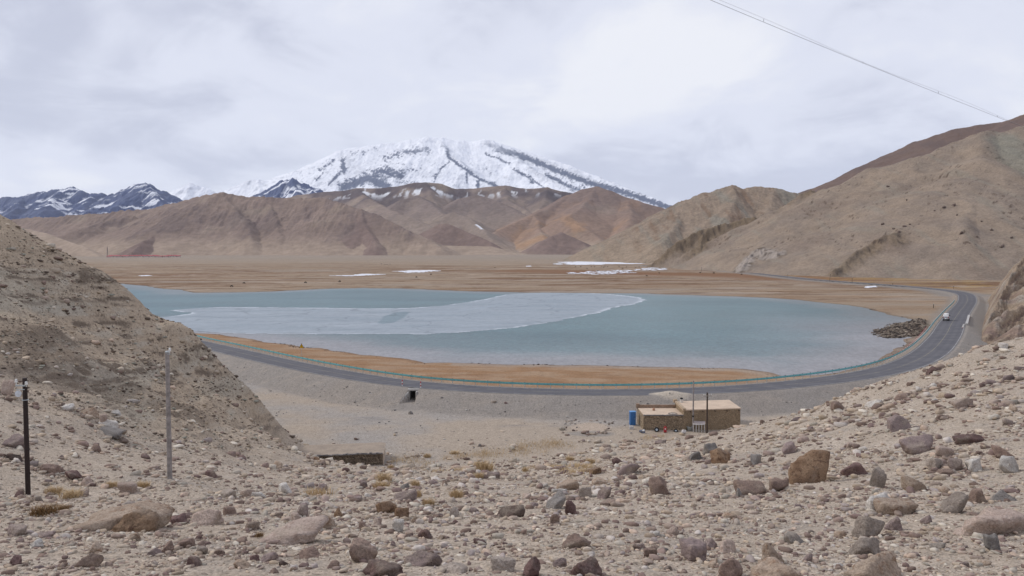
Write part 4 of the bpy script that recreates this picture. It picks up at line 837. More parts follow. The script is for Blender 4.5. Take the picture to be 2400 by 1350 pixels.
BIG = [  # column, row of its foot, width, height, colour, label, tilt
 (268,1246,236,84,'tan','broad tan boulder with rust and purple patches in front of the black pole',0),(292,1250,126,46,'rust','low slab with two purple faces leaning on the broad tan boulder',0),
 (410,1230,58,38,'maroon','maroon wedge propped against the round freckled boulder',-8),(480,1231,78,56,'pink','round freckled tan boulder beside the maroon wedge',0),
 (292,1158,52,28,'pink','smooth pink boulder lying between two dry grass tufts',0),(496,1121,34,19,'maroon','brick-shaped maroon stone alone on the gravel past the grey pole',0),
 (529,1168,42,23,'grey','grey stone ending the row of pale stones',0),(574,1166,38,29,'pink','egg-shaped cream stone in the row of pale stones',0),(605,1170,34,18,'white','flat white stone in the row of pale stones below the egg-shaped one',0),(662,1158,44,24,'white','whitest and largest block of the row of pale stones',0),
 (630,1166,24,13,'brown','small brown stone wedged into the row of pale stones',0),(749,1150,30,15,'mauve','mauve stone in a wisp of grass past the row of pale stones',0),
 (168,1126,44,21,'maroon','dark maroon stone touching a small pink one near the black pole',0),(198,1139,30,21,'pink','small pink stone touching a dark maroon one near the black pole',0),(107,1109,54,30,'brown','brown stone with a pale cap close behind the black pole',0),
 (28,1080,44,22,'dark','dark brown stone beside the black pole, below a white-topped one',0),(24,1049,56,30,'mauve','white-topped mauve rock beside the black pole',0),(221,1058,28,25,'brown','upright brown stone between the two poles',-20),
 (250,1004,48,24,'white','pale two-lobed rock on the scree between the two poles',0),(240,998,18,30,'pink','peach knob standing on the pale two-lobed rock',0),(248,1021,62,17,'slate','long smooth grey slab below the pale two-lobed rock',-10),
 (204,974,40,19,'tan','rounded tan rock on the upper scree between the poles',0),(152,959,36,14,'white','flat pale rock with a brown end on the upper scree',0),(268,971,32,16,'white','thin pointed white flake on the upper scree',-25),(10,925,32,36,'pink','upright pink block high on the scree above the black pole',0),
 (36,1170,26,20,'maroon','maroon stone in the ring of stones round the black pole',0),(50,1174,24,18,'pink','pink stone in the ring of stones round the black pole',0),(64,1178,24,14,'tan','flat tan stone in the ring of stones round the black pole',0),(86,1178,32,20,'grey','pale grey stone in the ring of stones round the black pole',15),
 (188,1164,28,16,'pink','pale round stone at the end of the dry grass by the black pole',0),
 (200,1330,62,30,'brown','brown block with a square end below the broad tan boulder',0),(428,1284,48,28,'brown','rounded brown stone of a touching trio',0),(387,1299,30,32,'brown','upright middle stone of the touching trio',0),(360,1304,38,22,'mauve','low front stone of the touching trio',0),
 (221,1296,36,24,'tan','tan stone alone on the sand below the low purple-faced slab',0),(310,1268,34,20,'tan','tan lump just in front of the low purple-faced slab',0),(76,1283,44,20,'white','pale wedge with a red broken end near the picture edge',12),(98,1260,58,24,'mauve','long mauve stone leading up to the broad tan boulder',10),
 (28,1258,56,24,'mauve','weathered mauve rock near the picture edge, half covered in sand',0),(32,1328,32,24,'maroon','dark red-brown stone near the bottom corner below the pale wedge',0),(404,1262,26,12,'pink','flat pinkish plate behind the touching trio',0),(463,1268,20,13,'maroon','small maroon stone beside the touching trio',0),
 (662,1276,172,40,'pink','long pale arched slab half sunk in the sand',0),(706,1211,40,30,'mauve','purple angular stone behind the long pale arched slab',0),(694,1226,34,26,'pink','pale stone in front of the purple angular one',0),(585,1243,40,20,'brown','brown stone at the upper end of the long pale arched slab',0),(648,1213,30,16,'brown','brown flake on the sand above the long pale arched slab',0),
 (724,1308,56,28,'brown','brown leaning block below the long pale arched slab',12),(628,1318,44,22,'mauve','mauve stone below the middle of the long pale arched slab',0),(470,1300,30,20,'grey','grey-capped stone between the touching trio and the arched slab',0),(510,1304,34,22,'brown','brown tilted stone between the touching trio and the arched slab',25),(447,1330,42,28,'maroon','red-brown stone with a pale edge at the bottom of the slope',0),(568,1333,44,20,'tan','tan flat stone at the bottom, below the arched slab',0),(664,1326,30,14,'dark','small black-brown flake below the arched slab',0),(770,1240,44,36,'tan','rounded tan rock at the end of the arched slab',0),
 (790,1215,30,28,'rust','rust stone between the arched slab and the rust-red block',0),(897,1204,58,42,'rust','rust-red block leaning on a tan slab in the stone jumble',0),(948,1174,56,30,'mauve','tan-topped slab behind the rust-red block',0),(936,1218,44,28,'rust','round rusty stone below the rust-red block',0),(929,1249,34,32,'white','white pyramid stone below the round rusty stone',0),(995,1262,38,27,'maroon','maroon curved stone to one side of the white pyramid',15),(850,1243,34,20,'brown','brown stone left of the white pyramid stone',0),(885,1232,26,18,'pink','pale pink stone touching the round rusty one',0),(975,1225,28,18,'tan','tan stone beside the round rusty one',0),
 (1198,1212,74,42,'dark','dark layered rock shaped like a bent log',14),(1302,1194,76,30,'slate','blue-grey bent slab, the longest in the middle of the slope',38),(1340,1206,32,36,'maroon','dark angular stone standing on end beyond the blue-grey bent slab',0),(1299,1231,26,30,'brown','tan-brown upright stone below the blue-grey bent slab',0),(1352,1286,74,44,'brown','large curved brown boulder on bare sand in the middle of the slope',18),(1415,1170,38,30,'mauve','purple-grey stone with a hollow on the stony rib',0),(1431,1185,46,24,'brown','brown block below the purple-grey hollow stone',20),(1545,1161,46,44,'brown','tall brown boulder with a yellow scar',0),(1474,1112,70,32,'mauve','long smooth mauve boulder pointing up the stony rib',32),(1398,1112,46,26,'rust','spiky brown ridge of rock at the head of the stony rib',38),(1448,1088,26,19,'maroon','round dark stone next to the long smooth mauve boulder',0),(1372,1168,32,30,'grey','pale brown standing stone inside the stony rib',0),(1330,1148,60,26,'tan','tan boulder at the near end of the stony rib',12),(1410,1135,44,20,'tan','rounded tan stone in the middle of the stony rib',0),(1312,1160,40,18,'white','white stone where the stony rib begins',0),
 (886,1352,116,54,'maroon','largest maroon slab with a rosy top at the bottom edge',8),(992,1328,98,46,'mauve','broad weathered boulder beside the largest maroon slab',0),(852,1318,70,52,'brown','brown pyramid boulder behind the largest maroon slab',0),(1176,1338,66,40,'grey','pale round boulder with small stones on it at the bottom',0),(1245,1352,46,50,'maroon','purple fin of rock standing upright at the bottom edge',0),(1378,1352,82,46,'maroon','maroon boulder with a rounded back at the bottom edge',0),(1498,1290,30,18,'mauve','mauve stone beside the large curved brown boulder',0),(1557,1296,24,15,'slate','greenish grey stone below the large curved brown boulder',0),(1060,1345,96,26,'grey','low grey slab near the bottom, past the broad weathered boulder',0),
 (852,1143,24,16,'mauve','purple stone beside two dry tufts in front of the hut',0),(950,1146,28,16,'slate','grey-blue stone in dry grass in front of the hut',0),(1014,1139,24,14,'mauve','first of three stones in a line before the hut end',0),(1042,1138,18,14,'brown','pointed brown stone in the line before the hut end',0),(1091,1164,26,18,'brown','brown stone behind a dry tuft in the middle of the slope',0),(1153,1122,38,16,'mauve','mauve flat-topped stone right under the tallest dry tuft',0),(1530,1308,42,26,'brown','brown and pale cluster stone on bare sand',0),(1062,1213,26,24,'grey','grey pointed stone above the dark bent log rock',0),
 (1905,1132,106,82,'rust','biggest rusty boulder, with orange stains and a sharp pale shoulder',0),(1766,1161,78,38,'brown','dark brown boulder shaped like a lying seal',0),(1827,1152,50,32,'brown','dark brown round stone nose to nose with the seal-shaped one',0),(1733,1167,16,26,'slate','thin grey stone propping up the seal-shaped boulder',0),(1668,1068,42,40,'slate','blue-grey block on the crest before the stone house',25),(1628,1078,42,24,'slate','long blue-grey slab lying against the blue-grey block',28),(1693,1086,50,42,'rust','rust-brown pyramid next to the blue-grey block',0),(1772,1089,28,26,'slate','dark grey cube-like stone on the slope past the rust-brown pyramid',0),(1851,1064,42,30,'mauve','mauve split stone uphill of the biggest rusty boulder',15),(2006,1114,62,38,'maroon','dark hollowed rock beside the biggest rusty boulder',10),(2060,1146,36,52,'grey','grey stone standing on end like a tooth',0),(2113,1009,62,42,'mauve','log-like purple boulder high on the stony slope',30),(2162,1062,98,50,'mauve','large mauve slab with a dark cut face',8),(2217,1070,42,40,'pink','pinkish block on the end of the large mauve slab',0),(2282,1038,72,26,'maroon','long mauve stone like a fallen beam high on the slope',12),
 (2198,1101,50,34,'grey','grey angular rock below the pinkish block',0),(2250,1103,40,32,'mauve','mauve rock in a row of three below the fallen beam stone',0),(2294,1104,42,30,'white','pale round end of the row of three',0),(2222,1116,40,24,'brown','brown stone in front of the row of three',0),(2152,1152,54,36,'tan','tan half-buried rock past the tooth stone',0),(2077,1195,80,38,'white','white-topped long rock below the tooth stone',0),(2115,1208,96,32,'tan','tan weathered rock touching the white-topped long rock',0),(2245,1204,64,48,'grey','grey rounded rock behind the giant pale boulder',0),(2296,1178,46,36,'brown','brown rock behind the giant pale boulder',0),(2362,1176,72,30,'slate','grey-green rock resting above the giant pale boulder',0),
 (2338,1256,190,84,'pink','giant pale boulder with a rusty underside overhanging the sand',-4),(2041,1260,80,56,'grey','grey boulder with a crack round it like a loaf',0),(2103,1244,44,34,'mauve','mauve stone beside the cracked loaf boulder',0),(2038,1304,84,42,'grey','pale grey slab below the cracked loaf boulder',0),(2066,1356,148,56,'tan','crumbling tan and rust boulder at the bottom edge',0),(2337,1294,40,40,'slate','dark grey teardrop stone under the giant pale boulder',0),(2200,1287,38,18,'slate','thin slate wedge on bare sand below the giant pale boulder',0),(1630,1318,64,48,'mauve','brown-grey boulder of a group of three near the bottom',0),(1668,1286,40,28,'mauve','mauve stone at the back of the group of three',0),(1705,1296,46,32,'pink','pale stone of the group of three',0),(1718,1354,66,48,'brown','grey-brown boulder at the bottom edge below the group of three',0),(1815,1322,68,46,'tan','pale humped slab below the slate arch stone',0),(1830,1362,128,40,'tan','tan sand-covered boulder at the bottom edge with a crumbling top',0),(1868,1274,56,26,'slate','slate stone curved like an arch on bare sand',0),
 (2374,1108,52,40,'white','white boulder at the picture edge above the grey-green rock',0),(2360,1075,44,30,'brown','reddish rough stone at the picture edge above the white boulder',0),
 (1874,990,38,21,'mauve','mauve stone on the crest beyond the stone house end',15),(1970,962,40,20,'brown','brown crest stone below the road bend',0),(2055,952,40,22,'white','white chunky rock near the crest below the road bend',10),(2084,962,44,18,'tan','tan long rock beside the white chunky rock near the crest',20),(2265,955,52,32,'pink','pink rock with a dark cut face high below the outcrop',20),(2122,936,34,16,'brown','brown stone near the crest, between the white chunk and the red slab',15),
 (2191,874,42,16,'maroon','red slab lying on the crest against the road embankment',28),(2358,818,26,16,'white','white boulder on the crest where the slope meets the outcrop',0),(2370,893,38,24,'mauve','mauve crest boulder of a pair near the picture edge',25),(2392,868,30,20,'mauve','upper mauve boulder of the pair near the picture edge',10),(2160,918,22,13,'white','white-sided maroon stone below the red slab on the crest',0)]
for (px, py, w, h, fam, lab, tl) in BIG:
    rock('boulder' if max(w, h) > 55 else 'stone', px, py, w, h, fam, lab, tl, sub=4 if max(w, h) > 28 else 3, cat='boulder' if max(w, h) > 55 else 'stone', round_=fam in ('pink',) and w > 30)

# the ring of stones laid out on the flat
RING = [(400,385),(400,450),(375,520),(430,600),(410,660),(290,720),(510,430),(600,420),(700,400),(740,380),(820,430),(620,490),(780,645),(290,825),(1080,825),(1130,860),(1210,900),(1330,870),(1400,880),
        (1450,850),(1690,830),(1740,850),(1790,775),(1850,720),(1900,685),(1870,590),(1905,540),(1900,500),(1980,490),(2040,500),(2060,430),(1760,430),(1780,460),(1480,410)]
for i, (a, b) in enumerate(RING):
    f_ = ('white', 'grey', 'slate', 'grey', 'dark')[i % 5]
    w_ = {'white': 'white', 'grey': 'grey', 'slate': 'dark grey', 'dark': 'dark brown'}[f_]
    rock('stone', 1300 + a / 15, 960 + b / 15, random.uniform(4.5, 7.5), random.uniform(3, 4.5), f_, 'small %s stone laid in the ring of stones on the grey flat' % w_, group='%s stones of the ring on the flat' % w_, sub=2)
rock('stone', 1344, 1010.5, 10, 4.5, 'dark', 'broad dark stone, the biggest in the ring of stones', sub=3)
rock('stone', 1404, 1015.5, 10, 4.5, 'mauve', 'purple stone at the near side of the ring of stones', sub=3)
rock('stone', 1386.5, 987.5, 13, 3.5, 'pink', 'pale flat slab on the far side of the ring of stones', sub=3)
for (px, py, w, h, fam, lab) in [(963,971,14,8,'slate','dark block in a shallow pit on the flat before the culvert'),(1125,1047,11,7,'slate','lone blue-grey stone on the flat above the dry grass'),(972,1071,10,9,'grey','lone grey stone at the edge of the dry grass beside the hut'),(1367,1035,12,7,'mauve','lone mauve stone between the ring and the stony rib'),
     (1158,944,16,5,'grey','long grey stone at the foot of the embankment'),(1186,946,9,4,'maroon','red-brown stone at the foot of the embankment'),(1570,1003-80,4,6,'white','upright white stone on the bank behind the house'),(740,1082,18,16,'rust','rust-brown rock against the wall of the hut'),(752,1088,22,11,'tan','pale flat rock leaning at the wall of the hut'),
     (1540,1028,22,8,'pink','peach-topped stone lying on the crest in front of the house'),(1548,1040,34,14,'mauve','purple rock under the peach-topped stone before the house'),(1468,1036,15,6,'brown','brown stone at the sand edge in front of the blue cabinet')]:
    rock('stone', px, py, w, h, fam, lab, sub=3)

# loose stones of middling size: alike, so they are named by their colour and the stretch of slope they lie on
ZONES = [((60,560),(1060,1190),'on the gravel round the two poles'),((560,1250),(1100,1180),'on the gravel in front of the hut'),((0,560),(1190,1345),'in the sand below the broad tan boulder'),((560,860),(1190,1345),'round the long pale arched slab'),
         ((800,1260),(1180,1345),'in the jumble round the rust-red block'),((1260,1620),(1110,1345),'round the large curved brown boulder'),((1600,2000),(1080,1345),'on the sand below the seal-shaped boulder'),((2000,2400),(1120,1345),'round the giant pale boulder'),((1740,2400),(900,1090),'on the upper stony slope below the road')]
NZ = (8, 14, 22, 22, 36, 20, 22, 16, 24)
CW = dict(tan='tan', maroon='maroon', brown='brown', mauve='mauve', grey='grey', white='white', pink='pink', slate='slate-grey', dark='black-brown', rust='rusty')
protos = [rock_shape(5000 + k, 3, rough=.055) for k in range(9)]
for (zx, zy, zn), nn in zip(ZONES, NZ):
    k = 0; tries = 0
    while k < nn and tries < 4000:
        tries += 1
        px, py = random.uniform(*zx), random.uniform(*zy); w = 13 + 26 * random.random() ** 2.2 * (0.6 + .5 * (py > 1180)); h = w * random.uniform(.5, .8)
        if any((px - a) ** 2 + (py - h / 2 - b) ** 2 < (c * .8 + w * .6) ** 2 for a, b, c in TAKEN): continue
        p = drop(px, py)
        if p[1] > 84: continue
        f_ = random.choice(('tan', 'brown', 'mauve', 'grey', 'white', 'pink', 'brown', 'maroon', 'tan', 'mauve'))
        lab = 'loose %s stone %s' % (CW[f_], zn)
        rock('stone', px, py, w, h, f_, lab, random.choice((0, 0, 10, -10, 20)), group='loose %s stones %s' % (CW[f_], zn), sub=3, p=p); k += 1

# dark boulders on the scree of the ochre hill
hx, hy, hzg = HILL1
def on_hill(px, py):
    a, b = ray(px, py); c = int(np.argmin(np.abs(hx[0] / hy[0] - a))); above = hzg[:, c] > HC + b * hy[:, c]; i = int(np.argmax(above)); return np.array([hx[i, c], hy[i, c], hzg[i, c]])
for (px, py, w, h) in [(2213,488,11,6),(2237,485,9,8),(2069,527,8,6),(2108,547,8,8),(2252,549,10,9),(2348,581,9,8),(2120,532,11,5),(2081,439,11,6),(2323,541,7,6),(2244,505,5,4),(2132,527,6,4),(2095,538,7,4),(2370,482,6,3),(2190,496,6,4),(2300,520,5,4),(2126,470,6,4),(2290,556,6,4),(2370,560,7,5)]:
    p = on_hill(px, py); SEED[0] += 1; V, Fs = rock_shape(SEED[0], 2); s = p[1] / F
    o = mesh_np('hill_boulder', V * np.array([w * s / 2, w * s * .4, h * s * .6]), Fs, FAM['dark'], True); o.location = p + np.array([0, 0, h * s * .2])
    tag(o, 'dark boulder lying on the scree of the ochre hill', 'boulder', 'dark boulders on the ochre hill')

# gravel: everything too small to be told apart
def pebbles(name, N, d0, d1, u0, u1, pxmin, pxmax, expo, keepf, palette, mat, flat=.6, kind='stuff', seed=3, maxs=.5, around=None):
    r = np.random.default_rng(seed); u = r.uniform(u0, u1, N); d = np.exp(r.uniform(math.log(d0), math.log(d1), N)); x = u * d; y = d
    if around is not None:                # lie thickest about the larger stones
        k = r.integers(0, len(around), N // 3); q = around[k]; a = r.uniform(0, 6.283, len(k)); e = q[:, 2] * (.7 + r.exponential(.55, len(k)))
        x[:len(k)] = q[:, 0] + e * np.cos(a); y[:len(k)] = np.maximum(q[:, 1] + e * np.sin(a), 5.5); d = y.copy()
    z, fl = ground(x, y, True); k = keepf(x, y, z, fl, r); x, y, z, d = x[k], y[k], z[k], d[k]; n = len(x)
    size = np.minimum(pxmin * (1 - r.random(n) * (1 - (pxmin / pxmax) ** expo)) ** (-1 / expo) * d / F * .5, maxs)
    out_v, out_f, out_c = [], [], []; base = 0
    var = [ICO[1][0] * (np.random.default_rng(70 + k).uniform(.65, 1.15, (12, 1))) for k in range(10)]
    var2 = [rock_shape(900 + k, 2, 8, 9, .06)[0] for k in range(10)]
    pal = np.array(palette); ci = r.integers(0, len(pal), n); cc = pal[ci] * r.uniform(.8, 1.2, (n, 1))
    big = size * 2 * F / d > 8.5
    for sel, vv, Fs in ((~big, var, ICO[1][1]), (big, var2, ICO[2][1])):
        ids = np.nonzero(sel)[0]
        if not len(ids): continue
        B = np.array(vv)[r.integers(0, 10, len(ids))]; s = size[ids]; ang = r.uniform(0, 6.283, len(ids)); ca, sa = np.cos(ang), np.sin(ang)
        B = B * np.stack([s * r.uniform(.8, 1.5, len(ids)), s * r.uniform(.6, 1.0, len(ids)), s * flat * r.uniform(.6, 1.3, len(ids))], -1)[:, None, :]
        B = np.stack([B[..., 0] * ca[:, None] - B[..., 1] * sa[:, None], B[..., 0] * sa[:, None] + B[..., 1] * ca[:, None], B[..., 2]], -1)
        B = B + np.stack([x[ids], y[ids], z[ids] + s * flat * .25], -1)[:, None, :]
        nv = B.shape[1]; out_v.append(B.reshape(-1, 3)); out_f.append((Fs[None] + (base + np.arange(len(ids)) * nv)[:, None, None]).reshape(-1, 3)); out_c.append(np.repeat(cc[ids], nv, 0)); base += len(ids) * nv
    o = mesh_np(name, np.concatenate(out_v), np.concatenate(out_f), mat, False, {'col': np.concatenate(out_c)}); o['kind'] = kind; return o
t = NT('loose_gravel'); n = t.noise(t.pos(), 9, 5, .7)
GRAV = t.fin(t.gain(t.attr('col'), t.rng(n, .3, .7, .82, 1.18)), .93, spec=.1)
PALF = [(a * 1.03, b, c * .92) for a, b, c in [(.40,.33,.27),(.46,.40,.35),(.33,.27,.225),(.30,.245,.22),(.24,.19,.17),(.20,.15,.135),(.52,.48,.44),(.36,.33,.30),(.19,.14,.125),(.44,.35,.30),(.42,.36,.31)]]
def k_slope(x, y, z, fl, r):
    dens = sstep(-.3, .4, fbm(x / 3.0, y / 3.0, 4, 801) + .5 * fbm(x / 12, y / 12, 3, 802) + .1) * .88 + .12
    spur = sstep(-15, -27, x + 0.12 * (y - 60)) * sstep(36, 54, y - 0.2 * (x + 30))
    return ((fl['slope'] > .4) | (r.random(len(x)) < .5 * sstep(106, 86, y))) & (r.random(len(x)) < dens * (1 - .6 * spur)) & (np.abs(fl['sr']) > 6)
pebbles('gravel', 155000, 6.5, 106, -.72, .72, 2.6, 26, 1.75, k_slope, PALF, GRAV, seed=3, around=np.array(FOOT))
def k_mid(x, y, z, fl, r): return (fl['slope'] > .4) & (r.random(len(x)) < sstep(-.25, .35, fbm(x / 2.5, y / 2.5, 3, 803)) * (.35 + .65 * sstep(-12, 2, x + .1 * y)))
pebbles('gravel', 8000, 7.0, 60, -.72, .72, 8, 28, 2.1, k_mid, [(.36,.285,.235),(.29,.22,.19),(.24,.175,.15),(.42,.36,.31),(.33,.28,.26),(.19,.135,.12),(.47,.42,.38)], GRAV, flat=.7, seed=21)
def k_spur(x, y, z, fl, r):
    spur = sstep(-15, -27, x + 0.12 * (y - 60)) * sstep(36, 54, y - 0.2 * (x + 30))
    return (fl['slope'] > .5) & (r.random(len(x)) < spur * (.25 + .75 * sstep(-.1, .4, fbm((x * .8 - z * .6) / 4, (z * .8 + x * .6) / 1.5, 4, 805)))) & (y < 100)
pebbles('scree', 42000, 34, 100, -.72, -.2, 2.6, 15, 2.0, k_spur, [(.30,.24,.175),(.16,.125,.095),(.11,.085,.068),(.36,.30,.235),(.22,.18,.14),(.27,.26,.215),(.13,.10,.08)], GRAV, flat=.42, seed=5)
def k_floor(x, y, z, fl, r):
    dens = .12 + .88 * sstep(.05, .5, fbm(x / 9, y / 5, 4, 809)) + .5 * sstep(-14, -7, fl['sr'])
    return (fl['slope'] < .5) & (fl['sr'] < -5.2) & (r.random(len(x)) < dens * .5) & (y < 190) & (y > 60)
pebbles('gravel', 16000, 75, 190, -.4, .62, 2.0, 8, 2.4, k_floor, [(.30,.28,.26),(.42,.40,.37),(.17,.16,.155),(.24,.215,.195),(.12,.11,.105)], GRAV, seed=9)
def k_spit(x, y, z, fl, r): return (fl['sp'] > -2.0)
pebbles('rubble', 36000, 195, 262, .40, .52, 2.4, 10, 1.7, k_spit, [(.13,.10,.08),(.24,.20,.16),(.065,.052,.044),(.17,.14,.11),(.05,.04,.035)], GRAV, flat=.75, seed=11, maxs=.6)
def k_shore(x, y, z, fl, r): return (fl['sr'] > 5) & (fl['sd'] > -2.4) & (fl['sd'] < .5) & (r.random(len(x)) < sstep(0, .5, fbm(x / 7, y / 7, 3, 813)))
pebbles('shore_clods', 40000, 140, 320, -.42, .5, 2.0, 6, 2, k_shore, [(.075,.055,.045),(.12,.09,.07),(.16,.12,.09),(.05,.04,.036)], GRAV, flat=.6, seed=13)

# ------------------------------------------------------------------ dry grass
t = NT('dry_grass'); n = t.noise(t.pos(True), 7, 3)
DRY = t.fin(t.mix(t.rng(n, .35, .65, 0, 1), (.58,.44,.27), (.46,.34,.20)), .9, spec=.05)
t = NT('dry_grass_brown'); n = t.noise(t.pos(True), 7, 3)
DRYB = t.fin(t.mix(t.rng(n, .35, .65, 0, 1), (.30,.195,.10), (.20,.125,.065)), .9, spec=.05)
def blades(pts, h, lean, r, wd=.010):
    V, Fs = [], []
    for (x, y, z) in pts:
        a = r.uniform(0, 6.283); L = h * r.uniform(.5, 1.1); dx, dy = math.cos(a) * L * lean * r.random(), math.sin(a) * L * lean * r.random(); b = a + 1.57 + r.uniform(-.6, .6); wx, wy = math.cos(b) * wd, math.sin(b) * wd
        k = len(V); V += [(x - wx, y - wy, z - .03), (x + wx, y + wy, z - .03), (x + dx * .4 + wx * .7, y + dy * .4 + wy * .7, z + L * .6), (x + dx * .4 - wx * .7, y + dy * .4 - wy * .7, z + L * .6), (x + dx, y + dy, z + L)]
        Fs += [(k, k + 1, k + 2, k + 3), (k + 3, k + 2, k + 4)]
    return V, Fs
def tuft_mesh(seed, mat, n=260, wd=.010):
    r = random.Random(seed); pts = []
    for _ in range(n):
        a = r.uniform(0, 6.283); q = r.random() ** .7; pts.append((math.cos(a) * q * .5, math.sin(a) * q * .38, 0))
    V, Fs = blades(pts, .55, 1.2, r, wd); me = bpy.data.meshes.new('grass_tuft'); me.from_pydata(V, [], Fs); me.materials.append(mat); return me
TUFTS = [tuft_mesh(k, DRY, wd=.014) for k in range(3)]; TB = tuft_mesh(9, DRYB, 320, .012)
for (px, py, w, h, m, lab) in [(1135,1106,46,22,0,'tallest dry tuft on the slope, above a mauve flat-topped stone'),(897,1132,40,20,1,'dry tuft in front of the hut beside a purple stone'),(893,1146,42,14,2,'low dry tuft just below the one in front of the hut'),(1122,1122,26,12,1,'small dry tuft beside the mauve flat-topped stone'),(1068,1168,34,18,0,'dry tuft in front of a brown stone in the middle of the slope'),(1004,1186,28,15,2,'dry tuft among the stones beyond the tan-topped slab'),
      (981,1166,16,16,1,'short dry tuft hugging the end of the tan-topped slab'),(972,1140,22,12,0,'dry tuft behind the grey-blue stone'),(120,1160,40,16,2,'dry tuft next to the ring of stones of the black pole'),(158,1170,52,16,1,'wide dry tuft between the black pole ring and a pale round stone'),(254,1144,32,12,0,'dry tuft on the pole side of the smooth pink boulder'),(331,1144,34,13,2,'dry tuft on the far side of the smooth pink boulder'),
      (93,1212,62,22,3,'brown wiry cushion plant below the black pole'),(140,1200,34,12,3,'smaller brown cushion plant beside the wiry one'),(1231,1106,16,9,1,'tiny dry tuft at the top of the middle slope'),(1382,1088,28,11,0,'dry tuft behind the spiky brown ridge of rock'),(1337,1080,22,9,2,'dry tuft above the spiky brown ridge on the gravel edge'),(605,1262,22,10,3,'small brown plant by the long pale arched slab'),(1120,1092,18,8,1,'small dry tuft above the tallest one'),(1000,1073,18,9,0,'dry tuft at the hut end on the flat'),
      (915,1098,16,7,2,'dry tuft at the outer corner of the hut'),(1065,1065,24,6,1,'dark-stemmed tuft on the flat beyond the hut')]:
    p = drop(px, py); s = p[1] / F; o = bpy.data.objects.new('grass_tuft', TB if m == 3 else TUFTS[m]); COL.objects.link(o)
    o.location = (p[0], p[1] + w * s * .3, p[2] + .02); o.scale = (w * s, w * s, h * s / .52); o.rotation_euler = (0, 0, random.uniform(-.5, .5) if m < 3 else .2); tag(o, lab, 'grass tuft')
r = random.Random(4); pts = []
for line, n, wdt in [([(918,1080),(960,1078),(1010,1088)], 500, 1.0),([(1040,1076),(1080,1070),(1150,1064)], 450, .8),([(1200,1054),(1250,1043),(1300,1040),(1345,1046)], 1100, 1.3),([(1130,1066),(1200,1062),(1280,1058)], 500, 1.2),([(1230,1100),(1290,1097),(1350,1094),(1380,1098)], 900, .7),([(1500,1030),(1560,1022)], 250, .7),([(1010,1108),(1090,1102)], 250, .9),([(1320,1105),(1370,1110)], 300, .7),([(735,1160),(760,1158)], 150, .3)]:
    P = np.array([drop(a, b) for a, b in line]); P = resample(P, .05)
    clump = [r.randrange(len(P)) for _ in range(max(6, n // 28))]
    for _ in range(n):
        i = min(len(P) - 1, max(0, clump[r.randrange(len(clump))] + int(r.gauss(0, 9)))); pts.append((P[i][0] + r.gauss(0, .25), P[i][1] + r.gauss(0, wdt), 0))
pp = np.array(pts); zz = ground(pp[:, 0], pp[:, 1]); V, Fs = blades([(a, b, c) for (a, b, _), c in zip(pts, zz)], .34, 1.3, r, .016)
me = bpy.data.meshes.new('dry_grass'); me.from_pydata(V, [], Fs); me.materials.append(DRY); o = bpy.data.objects.new('dry_grass', me); COL.objects.link(o); tag(o, kind='stuff')
# ------------------------------------------------------------------ road furniture
RAIL_T = plain('rail_teal_paint', (.17,.46,.48), .45, .1, .18, 3.0)
RAIL_P = plain('galvanised_steel', (.46,.50,.52), .45, .5, .15)
DARKM = plain('dark_rubber', (.022,.022,.024), .8)
RED = plain('red_paint', (.42,.045,.05), .6); WHITE = plain('white_paint', (.74,.73,.71), .6)
CONC = plain('concrete', (.40,.385,.365), .9, 0, .25, 2.5)
rail_path = offset_line(CENTER, hw + .75); s_ = np.r_[0, np.cumsum(np.linalg.norm(np.diff(rail_path, axis=0), axis=1))]
endp = at_z(2246, 706, 0)[:2]; i1 = int(np.argmin(((rail_path - endp) ** 2).sum(1))); i0 = int(np.argmin(((rail_path - at_z(410, 782, 0)[:2]) ** 2).sum(1)))
RP = resample(rail_path[i0:i1 + 1], 1.0)
def zr(p): return -bank(p[:, 1]) * (hw + .4)
base = thing('guardrail', (0, 0, 0), 'teal steel guardrail following the lake side of the curving road', 'guardrail')
prof = [(-.085,.42),(-.02,.47),(-.085,.545),(-.085,.60),(-.02,.675),(-.085,.74)]       # W-beam, seen from the road
rows = []
for o, h in prof:
    q = offset_line(RP, o); rows.append(np.c_[q, zr(RP) + h])
back = []
for o, h in prof[::-1]:
    q = offset_line(RP, o + .012); back.append(np.c_[q, zr(RP) + h])
R_ = np.stack(rows + back, 1); n_, m_ = R_.shape[:2]
f_ = np.array([[i * m_ + j, (i + 1) * m_ + j, (i + 1) * m_ + (j + 1) % m_, i * m_ + (j + 1) % m_] for i in range(n_ - 1) for j in range(m_)])
mesh_np('beam', R_.reshape(-1, 3), f_, RAIL_T, False, parent=base)
PP = resample(offset_line(RP, .07), 2.05); order = np.argsort(PP[:, 1]); near_ids = set(order[:100].tolist())
mb = MB(); post0 = None; cap0 = None
for i, p in enumerate(PP):
    z = float(zr(PP[i:i + 1])[0])
    if i in near_ids:
        if post0 is None:
            post0 = MB().lathe([(.057, -.5), (.057, .70)], n=10).build('post', RAIL_P, base); cap0 = MB().lathe([(.07, .70), (.07, .76), (.04, .79)], n=10).build('post_cap', DARKM, post0)
            o = post0
        else: o = copy_tree(post0, base)
        o.location = (p[0], p[1], z)
    else: mb.lathe([(.057, -.5), (.057, .70), (.07, .72), (.045, .79)], (p[0], p[1], z), 8)
o = mb.build('distant_posts', RAIL_P, base); o['kind'] = 'stuff'

